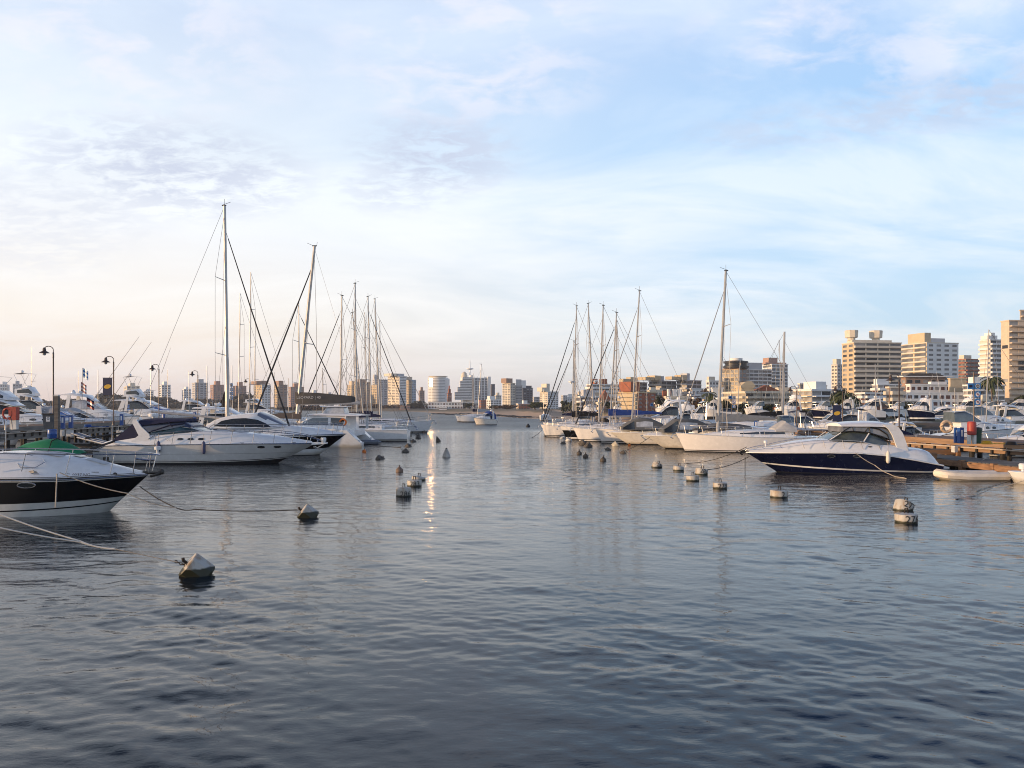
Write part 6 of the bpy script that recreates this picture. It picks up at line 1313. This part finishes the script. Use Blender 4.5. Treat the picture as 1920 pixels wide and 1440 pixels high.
bldg('long cream block with red chimneys behind the right hand masts', 1100, 1110, 1170, 722, 380, 18, 7, 7, 1, bp, style='b', side=brick, slabm=bw, pent=[(.1,.2,2.5,roofr),(.35,.5,2.5,roofr)])
bldg('white house with wide balcony behind the black sail cover', 1080, 1088, 1160, 745, 300, 12, 3, 5, 1, bw, style='s', pent=[(.1,.4,2.4,bgy)])
bldg('house with steep maroon roof among the right hand masts', 1124, 1126, 1142, 752, 250, 10, 2, 2, 0, bbr, style='w', extra=lambda t, W_, D_, H_, f_: MB(roofr).prism([(-.5,H_+.5),(W_+.5,H_+.5),(W_*.5,H_+3.4)], -.4, D_+.4).build('roof', t, smooth=False), name='house')
bldg('dark brick villa right of the brick block', 1228, 1230, 1262, 750, 300, 5, 3, 3, 0, bbr, gl=wd, pent=[(.4,.9,3,brick)], name='house')
bldg('white boathouse with roof vents behind the cream flybridge yacht', 1246, 1250, 1288, 746, 230, 8, 2, 4, 0, bc, pent=[(.1,.2,2,bw),(.35,.5,2,bw),(.6,.75,2,bw)], name='house')
bldg('brick house with white balconies right of the clump of pines', 1290, 1296, 1312, 742, 260, 20, 4, 2, 1, brick, style='b', slabm=bw, name='house')
bldg('grey stone house with gable behind the short masts', 1310, 1314, 1336, 738, 270, 10, 4, 3, 1, bgy, name='house')
bldg('white villa on the ridge left of the round topped tower', 1324, 1330, 1353, 715, 420, 18, 7, 4, 1, bw, name='house', pent=[(.0,.5,2,bc)])
bldg('pale box house left of the tall white mast', 1334, 1336, 1356, 729, 300, 4, 3, 2, 0, bw, style='n', name='house')
def crown(t, W_, D_, H_, f_):
    MB(blackp).lathe([(W_*.62,0),(W_*.72,.4),(W_*.72,1.3),(W_*.6,1.5),(W_*.6,2.8),(W_*.70,3.0),(W_*.68,3.9),(W_*.45,4.2)], 18, (W_*.42,D_*.35,H_+.4)).build('round_crown', t); MB(bw).lathe([(W_*.35,0),(W_*.36,1.3)], 12, (W_*.45,D_*.35,H_+4.6)).build('roof_tank', t); MB(bye).box(W_*.0,W_*.4,-W_*.12,0,H_+1.9,H_+3.1).build('penthouse', t)
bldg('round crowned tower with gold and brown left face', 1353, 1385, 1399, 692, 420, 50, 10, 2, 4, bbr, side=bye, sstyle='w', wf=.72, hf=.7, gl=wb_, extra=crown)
bldg('broad white grey block with roof box right of the round crowned tower', 1390, 1405, 1447, 694, 430, 16, 11, 5, 1, bw, style='s', gl=wb_, pent=[(.02,.62,3.6,bgy)])
bldg('white banded tower with pinkish roof box behind the paired masts', 1430, 1447, 1477, 684, 450, 14, 13, 4, 1, bw, style='s', gl=wb_, pent=[(-.1,.45,3.6,bpk,'roof_box'),(-.3,1.0,.9,bpk)])
bldg('ochre house with curved gable above the garage building', 1380, 1390, 1414, 727, 230, 8, 2, 1, 0, bye, style='n', name='house', extra=lambda t, W_, D_, H_, f_: MB(bye).prism([(-.2,H_+.5),(W_*.3,H_+1.6),(W_*.8,H_+1.9),(W_+.4,H_+.6)], 0, D_).build('gable', t, smooth=False))
bldg('house with red tiled roofs above the garage building', 1412, 1416, 1458, 736, 235, 6, 2, 3, 0, bc, name='house', extra=lambda t, W_, D_, H_, f_: MB(roofr).prism([(-.5,H_+.5),(W_+.5,H_+.5),(W_*.5,H_+2.2)], -.4, D_+.4).build('roof', t, smooth=False))
bldg('low tan block between garage building and balcony block', 1455, 1460, 1490, 729, 300, 6, 5, 3, 1, bc, style='n')
gar = mat('garage_facade', (.30,.27,.22), .9, var=.2, vscale=.3)
bldg('long beige garage building with open horizontal decks', 1357, 1398, 1490, 737, 215, 18, 4, 6, 3, bb, side=bc, style='b', sstyle='b', gl=gar, slabm=bb, bd=.9, par=.55)
bldg('pale balcony block with four projecting white floor slabs', 1486, 1522, 1576, 733, 200, 24, 4, 3, 3, bw, side=bye, style='b', sstyle='b', gl=wb_, bd=1.3, par=.25, pent=[(.25,.60,1.9,bw)])
bldg('small distant tower left of the beige balcony tower', 1559, 1570, 1582, 684, 600, 30, 13, 2, 2, bgy, side=bc, pent=[(.0,.7,4,bc)], group=FT)
bldg('big beige tower with full width balconies and two roof tanks', 1579, 1601, 1690, 643, 400, 8, 14, 4, 2, bb, side=bye, style='b', sstyle='w', gl=wg, slabm=bc, par=1.05,
     extra=lambda t, W_, D_, H_, f_: [MB(bc).box(W_*a_, W_*b_, 4, 9, H_+.503, H_+z_).build(n_, t, smooth=False) for a_, b_, z_, n_ in ((.06,.90,1.9,'penthouse'),)]+[MB(bc).lathe([(1.9,1.9),(1.9,2.9),(3.1,3.2),(3.3,6.6),(3.0,6.9)], 8, (W_*q_, 6.5, H_)).build('roof_tank', t, smooth=False) for q_ in (.1,.62)])
bldg('white tower with small windows and balconied cream left face', 1690, 1738, 1797, 643, 520, 14, 14, 5, 2, bw, side=bye, style='w', sstyle='b', slabm=bc, wf=.55, hf=.45, pent=[(.05,.25,6.5,bye),(.26,.70,3.0,bgy)])
bldg('reddish brown balconied tower behind the sign post', 1797, 1811, 1836, 674, 560, 20, 13, 3, 2, bbr, side=bb, style='b', slabm=roofr, pent=[(-.05,.5,2.6,bb)])
bldg('white narrow tower with dark glazing left of the peach tower', 1837, 1857, 1880, 638, 400, 12, 15, 2, 0, bw, style='b', gl=wg, slabm=bw, pent=[(-.1,.7,2.0,bw),(.2,.5,3.4,bw)], side=mat('plain_cream_wall', (.62,.56,.48), .85, var=.05))
bldg('tall peach tower cut off by the right edge', 1877, 1892, 1925, 602, 330, 6, 16, 2, 1, bp, style='b', sstyle='w', gl=bp, slabm=bp, par=.5, bd=1.6, hf=.6, wf=.7)
bldg('higher shaft of peach building at the right edge', 1912, 1913, 2060, 583, 338, 2, 17, 5, 0, bp, style='b', slabm=bp, gl=bp, par=.4)
# low right
bldg('set back upper storeys of white house with dark brown shutters', 1699, 1707, 1806, 722, 338, 6, 4, 9, 1, bw, gl=wbr, wf=.6, hf=.5, pent=[(.40,.70,1.0,bw)])
bldg('long white low house with brown shuttered windows facing the marina', 1690, 1700, 1807, 738, 322, 6, 3, 9, 2, bw, gl=wbr, wf=.62, hf=.52, style='w', zg=.5, extra=lambda t, W_, D_, H_, f_: (MB(bw).box(-1.6,W_*.3,-1.4,-.01,H_/3-.2,H_/3+.8).build('balcony',t,smooth=False), MB(bw).box(-1.6,W_*.3,-1.4,-.01,H_*.66-.2,H_*.66+.8).build('balcony',t,smooth=False)))
bldg('brown hip roofed house above the long white low house', 1690, 1698, 1772, 709, 352, 6, 5, 5, 1, bbr, gl=wd, extra=lambda t, W_, D_, H_, f_: (MB(bw).box(-2,W_+3,-1.5,D_,H_+.51,H_+.9).build('eaves',t,smooth=False), MB(roofd).prism([(1,H_+.91),(W_+1,H_+.91),(W_-3,H_+2.2),(3,H_+2.2)],1,D_-1).build('roof',t,smooth=False)))
bldg('white cubic house with flat terraces right of the long low house', 1806, 1822, 1884, 723, 320, 8, 5, 5, 2, bw, style='s', gl=wg, pent=[(.1,.5,3,bw)])
bldg('yellow pavilion roof house between the brown roof and the sign post', 1778, 1782, 1812, 711, 330, 6, 4, 2, 1, bye, style='n')
bldg('terraced white apartment house with stepped balconies', 1604, 1622, 1664, 738, 300, 14, 4, 4, 2, bw, style='b', gl=wbr, slabm=bw)
bldg('upper white terrace house beside the white cylinder roof room', 1636, 1646, 1690, 722, 320, 10, 5, 4, 1, bw, style='b', gl=wbr, slabm=bw, pent=[(.0,.5,2.0,bw)])
bldg('brown balconied house behind the pyramid roof', 1662, 1668, 1694, 728, 225, 8, 4, 2, 1, bbr, style='b', slabm=bb, gl=wb_)
d = 190; t = thing('pyramid_roof_hall', 'brown steep pyramid roof hall in front of the terraced houses', 'building', (X(1645,d), d, 1.7))
w_ = 24*d/F; hh = Z(752,d)-1.7
MB(mat('brown_roof_tiles', (.13,.075,.05), .9, var=.25, vscale=1)).poly([(-w_,-4,.2),(w_,-4,.2),(w_*.9,2,hh)]); mb = MB(mat('brown_roof_tiles', (.1,.1,.1))); k = mb.add([(-w_,-3,.2),(w_,-3,.2),(w_,9,.2),(-w_,9,.2),(w_*.75,3,hh)])
for q in ((0,1,4),(1,2,4),(2,3,4),(3,0,4)): mb.face([k+i for i in q])
mb.build('roof', t, smooth=False); MB(bbr).box(-w_*.8,w_*.9,-2,8,-1,.19).build('wall', t, smooth=False)
bldg('small yellow kiosk building between the paired masts and the balcony block', 1452, 1456, 1500, 768, 150, 4, 1, 4, 0, bye, slabm=roofr, name='kiosk')

rh = random.Random(11)
HL = ['cream','white','brick','ochre','grey','pale']
for k, (px, w_px, y, dd, m_, st_) in enumerate([(1098,22,752,270,bw,'s'),(1122,18,757,250,bc,'w'),(1146,16,760,240,brick,'w'),(1232,20,757,240,bw,'w'),(1262,26,762,215,bc,'s'),(1300,20,758,225,bw,'b'),(1322,18,752,240,bp,'w'),(1342,16,757,220,bgy,'w'),
        (1356,20,748,240,bc,'w'),(1444,30,730,310,bp,'w'),(1500,24,720,420,bw,'s'),(1530,20,724,430,bc,'w'),(1580,26,752,230,bw,'b'),(1640,22,757,230,bc,'w'),(1812,22,757,220,bw,'w'),(1840,30,752,235,bc,'s'),(1112,30,738,340,bp,'w'),(1218,24,733,360,bc,'w'),(1298,20,730,380,bw,'w'),(1160,26,727,420,bgy,'w'),(1330,24,738,330,bw,'s')]):
    lb = ['low white villa behind the first right hand mast','small cream villa among the right hand masts','small brick cottage behind the blue sail cover','white cottage right of the brick apartment block','low cream row house behind the flybridge yacht','white balconied cottage left of the short masts','peach house by the small palm','little grey house left of the tallest right mast',
          'cream house right behind the tallest right mast','peach house over the right half of the garage building','far white block left of the balcony block','far cream block behind the balcony block','white balconied house below the small distant tower','small cream house behind the pyramid roof','white annex left of the sign post','cream annex below the thin palm','peach block above the black sail cover','cream house above the dark brick villa','white house under the right stepped block','grey block behind the cream one with red chimneys','white house beside the small palm'][k]
    bldg(lb, px-w_px*.18, px, px+w_px, y, dd, 20, max(2, int((Z(y,dd)-1.5)/2.9)), 3, 1, m_, side=bye if k % 3 == 0 else None, style=st_, name='house', gl=wb_, pent=[(.1,.5,1.2,m_)] if k % 2 else ())
# ---------------------------------------------------------------- trees
trunkm = mat('bark', (.09,.065,.045), .95, var=.3)
def leafmat(name, a, b): 
    if name in MATS: return MATS[name]
    m = bpy.data.materials.new(name); m.use_nodes = True; t = NT(m.node_tree); p = t.n['Principled BSDF']
    oi = t.noise(t.node('ShaderNodeTexCoord').outputs['Object'], .9, 4, .6); t.put(p.inputs['Base Color'], t.mix(t.ramp(oi, [(.35,0.0),(.65,1.0)]), a, b)); p.inputs['Roughness'].default_value = .8
    MATS[name] = m; return m
lf_dark = leafmat('dark_foliage', (.010,.018,.010), (.035,.045,.020)); lf_green = leafmat('green_foliage', (.020,.035,.012), (.07,.085,.03)); lf_brown = leafmat('autumn_foliage', (.05,.03,.018), (.12,.07,.04))
def tree(label, px, d, w_, h, m=lf_dark, n=900, trunk=.35, zg=None, group=None, name='tree', leaf=.35, squash=1.0):
    x = X(px, d); zg = land_z(x, d) if zg is None else zg; zg = min(zg, max(land_z(x, d), .3)); t = thing(name, label, 'tree', (x, d, zg), rnd.random()*6, group)
    rg = np.random.default_rng(int(px*3+d)); ht = h*trunk
    tr_ = MB(trunkm).tube([(0,0,-1),(.1,0,ht*.6),(0,.1,h*.7)], w_*.035+.08, 6, .04)
    for k in range(5): a = k*1.26+rg.random(); tr_.tube([(0,0,ht*(.6+.1*k)),(math.cos(a)*w_*.3, math.sin(a)*w_*.3, h*(.55+.07*k))], w_*.015+.04, 4, .02)
    tr_.build('trunk', t)
    nc = 16; cen = rg.normal(size=(nc,3)); cen /= np.linalg.norm(cen,axis=1)[:,None]; cen *= rg.random((nc,1))**.4*.72
    cen[:,2] = cen[:,2]*squash
    rad = rg.uniform(.22,.42,nc); i = rg.integers(0,nc,n); p = rg.normal(size=(n,3)); p /= np.linalg.norm(p,axis=1)[:,None]
    P = cen[i]+p*(rad[i]*rg.random(n)**.33)[:,None]; P = P*[w_/2, w_/2, h*(1-trunk)/2*1.05]+[0,0,h*(1+trunk)/2]
    s_ = leaf*(.6+rg.random(n)*.8); A = rg.normal(size=(n,3)); A /= np.linalg.norm(A,axis=1)[:,None]; B_ = np.cross(A, rg.normal(size=(n,3))); B_ /= np.linalg.norm(B_,axis=1)[:,None]
    a = A*s_[:,None]; b = B_*s_[:,None]*.6; V = np.stack([P-a, P-b*.9, P+a, P+b], 1).reshape(-1,3)
    me = bpy.data.meshes.new('crown'); me.from_pydata(V.tolist(), [], [(4*k,4*k+1,4*k+2,4*k+3) for k in range(n)]); me.materials.append(m); inst('crown', me, t)
    return t
def palm(label, px, d, h, spread, zg=1.7, m=lf_green, fronds=34, group='palms by the marina road'):
    t = thing('palm_tree', label, 'palm', (X(px,d), d, zg), 0, group); MB(trunkm).tube([(0,0,-.5),(.1,0,h*.5),(0,0,h)], .22, 7, .16).build('trunk', t)
    mb = MB(m); rg = random.Random(int(px))
    for k in range(fronds):
        a = rg.random()*6.28; up = rg.uniform(-.5,1.3); L_ = spread*rg.uniform(.8,1.1); pts = []
        for i in range(7): q = i/6; pts.append(Vector((math.cos(a)*L_*q*math.cos(up*.6), math.sin(a)*L_*q*math.cos(up*.6), h+L_*(up*.75*q-.85*q*q))))
        sd = Vector((-math.sin(a), math.cos(a), 0))
        for i in range(6):
            w0 = spread*.16*math.sin(math.pi*(i+.4)/7)
            for sg in (-1, 1): mb.poly([pts[i], pts[i+1], pts[i+1]+sd*sg*w0*.8+Vector((0,0,-w0*.7))+(pts[i+1]-pts[i])*.5, pts[i]+sd*sg*w0*.4+Vector((0,0,-w0*.3))])
    mb.build('crown', t, smooth=False); return t
palm('broad date palm below the navy banner of the right pier', 1586, 150, 3.9, 2.9, fronds=60)
palm('tall thin palm beside the peach tower', 1859, 190, 8.2, 3.0, fronds=40)
palm('small palm behind the short masts left of the tallest right mast', 1330, 200, 4.8, 2.4, fronds=34)
palm('bushy palm left of the grey covered yacht mast', 1337, 180, 3.2, 2.2, fronds=34)
lf_haze_ = leafmat('hazy_foliage', (.03,.035,.03), (.06,.06,.045))  # leaf colour paled to stand for distance haze
T_ = [('round dark pine on the brick block roof line',1175,290,8,12.0,lf_dark,.5,1.7),('wide clump of dark pines left of the tallest right mast',1272,250,12,6.5,lf_dark,.3,1.7),('dark leafy tree behind the brick house',1290,245,8,5.5,lf_dark,.2,1.7),
 ('broad green tree on the beach right of the beige tower',1003,400,12,5.2,lf_green,.2,1.8),('lower green tree on the beach, right of the broad one',1017,405,7,4.6,lf_green,.2,1.8),('tall spiky araucaria pine above the town',1322,330,5,12.5,lf_brown,.3,1.7),
 ('dark tree behind the navy banner lamp of the right pier',1576,190,6,7.5,lf_dark,.2,1.8),('dark bush right of the date palm',1600,185,6,4.5,lf_dark,.1,1.8),('reddish autumn tree below the middle stepped block',1252,300,10,8,lf_brown,.3,1.7),
 ('dark hedge tree under the garage building, left part',1400,165,9,3.0,lf_dark,.1,1.7),('dark hedge tree under the garage building, right part',1428,165,8,2.8,lf_dark,.1,1.7),('dark tree at the far right edge behind the boats',1918,140,9,4.6,lf_dark,.1,1.7),
 ('low dark tree in front of the long white low house',1700,170,10,3.2,lf_dark,.1,1.7),('second low dark tree in front of the long white low house',1722,172,8,2.6,lf_dark,.1,1.7),('dark green tree right of the brick apartment block',1238,225,6,6,lf_dark,.2,1.7),
 ('bushy tree left of the sign with three round marks',1352,150,6,4.2,lf_dark,.2,1.7),('dark trees clump under the cream block',1150,240,10,4.5,lf_dark,.2,1.7),('brown shrub clump near the stone house',1302,205,8,5.5,lf_brown,.2,1.7),
 ('scrubby tree under the stepped hotel',880,560,12,5,lf_dark,.1,2.0),('dark grove tree left of the round tower',789,650,20,8,lf_haze_,.1,1.7),('dark low tree between pavilion and gold tower',775,640,14,6,lf_haze_,.1,1.7),('scrub clump on the beach below the beige tower',950,480,22,3,lf_brown,.05,2.2),('scrub clump on the beach left of the beige tower',930,500,14,3,lf_dark,.05,2.2)]
for lab, px, dd, w_, h_, m_, tk, zg in T_: tree(lab, px, dd, w_*.8, h_*.85, m_, 3200, tk, zg, leaf=.010*w_+.10, name='pine_tree' if 'pine' in lab else 'tree')
# far woods at the foot of the far towers: one mass
def woods(name, label, x0, x1, d0, h, n, m=lf_dark, leaf=2.6, dz=40):
    rg = np.random.default_rng(int(abs(x0)+n)); xs = rg.uniform(X(x0,d0), X(x1,d0), n); ys = d0+rg.random(n)*dz
    top = h*(.62+.22*np.sin(xs*.045+1)+.12*np.sin(xs*.13)+.1*np.sin(xs*.31+2)); zs = 1+top*rg.random(n)**.6
    P = np.stack([xs,ys,zs],1); A = rg.normal(size=(n,3)); A /= np.linalg.norm(A,axis=1)[:,None]; B_ = np.cross(A, rg.normal(size=(n,3))); B_ /= np.linalg.norm(B_,axis=1)[:,None]
    s_ = leaf*(.5+rg.random(n)); a = A*s_[:,None]; b = B_*s_[:,None]*.7; V = np.stack([P-a,P-b,P+a,P+b],1).reshape(-1,3)
    me = bpy.data.meshes.new(name); me.from_pydata(V.tolist(), [], [(4*k,4*k+1,4*k+2,4*k+3) for k in range(n)]); me.materials.append(m); tag(inst(name, me), label, 'woods', kind='stuff')
lf_haze = leafmat('haze_paled_foliage', (.05,.052,.048), (.09,.085,.075))  # paler leaves for the far shore, haze put into the colour
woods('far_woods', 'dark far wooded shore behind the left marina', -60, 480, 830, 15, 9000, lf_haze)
woods('shore_scrub', 'brownish scrub along the far beach', 520, 900, 690, 4.5, 6000, lf_brown, 1.2)
woods('town_greenery', 'dark greenery between the houses of the right town', 1060, 1480, 300, 4.5, 4000, lf_dark, .8, 30)
woods('quay_hedge', 'low hedge along the marina road', 1400, 1960, 160, 2.4, 3500, lf_dark, .45, 6)
# ---------------------------------------------------------------- rocks off the beach
rockm = mat('wet_rock', (.035,.032,.03), .8, var=.4, vscale=.6, bump=.5)
def rocks(label, pts, n, sz):
    t = thing('rock_breakwater', label, 'rocks'); rg = random.Random(n); mb = MB(rockm)
    for i in range(n):
        q = rg.random()*(len(pts)-1); k = int(q); a = Vector(pts[k]).lerp(Vector(pts[k+1]), q-k); s_ = sz*rg.uniform(.5,1.3)
        mb.ball((a.x+rg.uniform(-1,1)*sz, a.y+rg.uniform(-1,1)*sz*2, rg.uniform(-.2,.15)*s_), s_, 6, 4, (rg.uniform(.8,1.6),1,rg.uniform(.25,.42)))
    mb.build('boulder', t, smooth=False)['kind'] = 'stuff'
P2 = lambda px, d: (X(px,d), d, 0)
rocks('long thin line of dark rocks in front of the round tower beach', [P2(812,375),P2(850,365),P2(880,355)], 90, 1.1)
rocks('dark rocks along the beach edge right of the channel boats', [P2(915,300),P2(945,290),P2(975,262),P2(1000,248),P2(1050,240)], 170, 1.1)
rocks('few low rocks behind the anchored sloop', [P2(838,345),P2(850,343)], 16, .8)
# ---------------------------------------------------------------- parked cars on the quay
def car(label, px, d, m, rz=0):
    t = thing('parked_car', label, 'car', (X(px,d), d, 1.75), rz, 'cars parked on the quay road')
    MB(m).prism([(-2.1,.3),(2.1,.3),(2.15,.75),(1.3,.9),(-1.9,.95),(-2.15,.8)], -.85, .85).build('body', t)
    Sup([(-1.7,.93,1.0,.78,.74),(-1.2,.93,1.42,.78,.62),(.2,.9,1.45,.78,.62),(1.1,.88,.95,.76,.7)], .02).build(t, glass, 'cabin_glass')
    for x in (-1.35, 1.35):
        for y in (-.84, .84): MB(rubber).lathe([(.32,-.1),(.32,.1)], 12).build('wheel', t).matrix_local = Matrix.Translation((x,y,.32)) @ Matrix.Rotation(R(90),4,'X')
for k, (lab, px, dd, m_) in enumerate([('white car left of the date palm',1570,134,white),('grey car under the garage building',1470,138,greyhull),('dark blue car under the left half of the garage building',1425,136,navyhull),('white van like car near the short masts',1366,140,white),('dark car behind the boathouse masts',1284,142,blackp),('white car right of the brown pyramid roof',1668,128,white),('silver car left of the sign post',1770,132,greyhull),('black car right of the sign post',1850,134,blackp),('red brown car at the right edge',1905,130,redp)]): car(lab, px, dd, m_, .1*(k%3))
car('red car parked before the long white low house', 1712, 135, mat('car_red', (.35,.03,.02), .3, coat=.5)); car('white car parked left of the red one', 1682, 136, white); car('dark car parked near the kiosk', 1540, 140, blackp); car('silver car parked behind the date palm', 1610, 142, greyhull)


# ---------------------------------------------------------------- name haze: the evening air
hz = MB().box(-3300, 3300, -3300, 3300, -6, 90); hm = bpy.data.materials.new('evening_air'); hm.use_nodes = True; ht_ = hm.node_tree
ht_.nodes.remove(ht_.nodes['Principled BSDF']); pv = ht_.nodes.new('ShaderNodeVolumePrincipled'); pv.inputs['Color'].default_value = (.86,.90,1,1)
pv.inputs['Density'].default_value = .00014; pv.inputs['Anisotropy'].default_value = .2
ht_.links.new(pv.outputs[0], ht_.nodes['Material Output'].inputs['Volume']); hz.mats = [hm]; tag(hz.build('haze', smooth=False), 'thin pale evening haze over the harbour', kind='stuff')
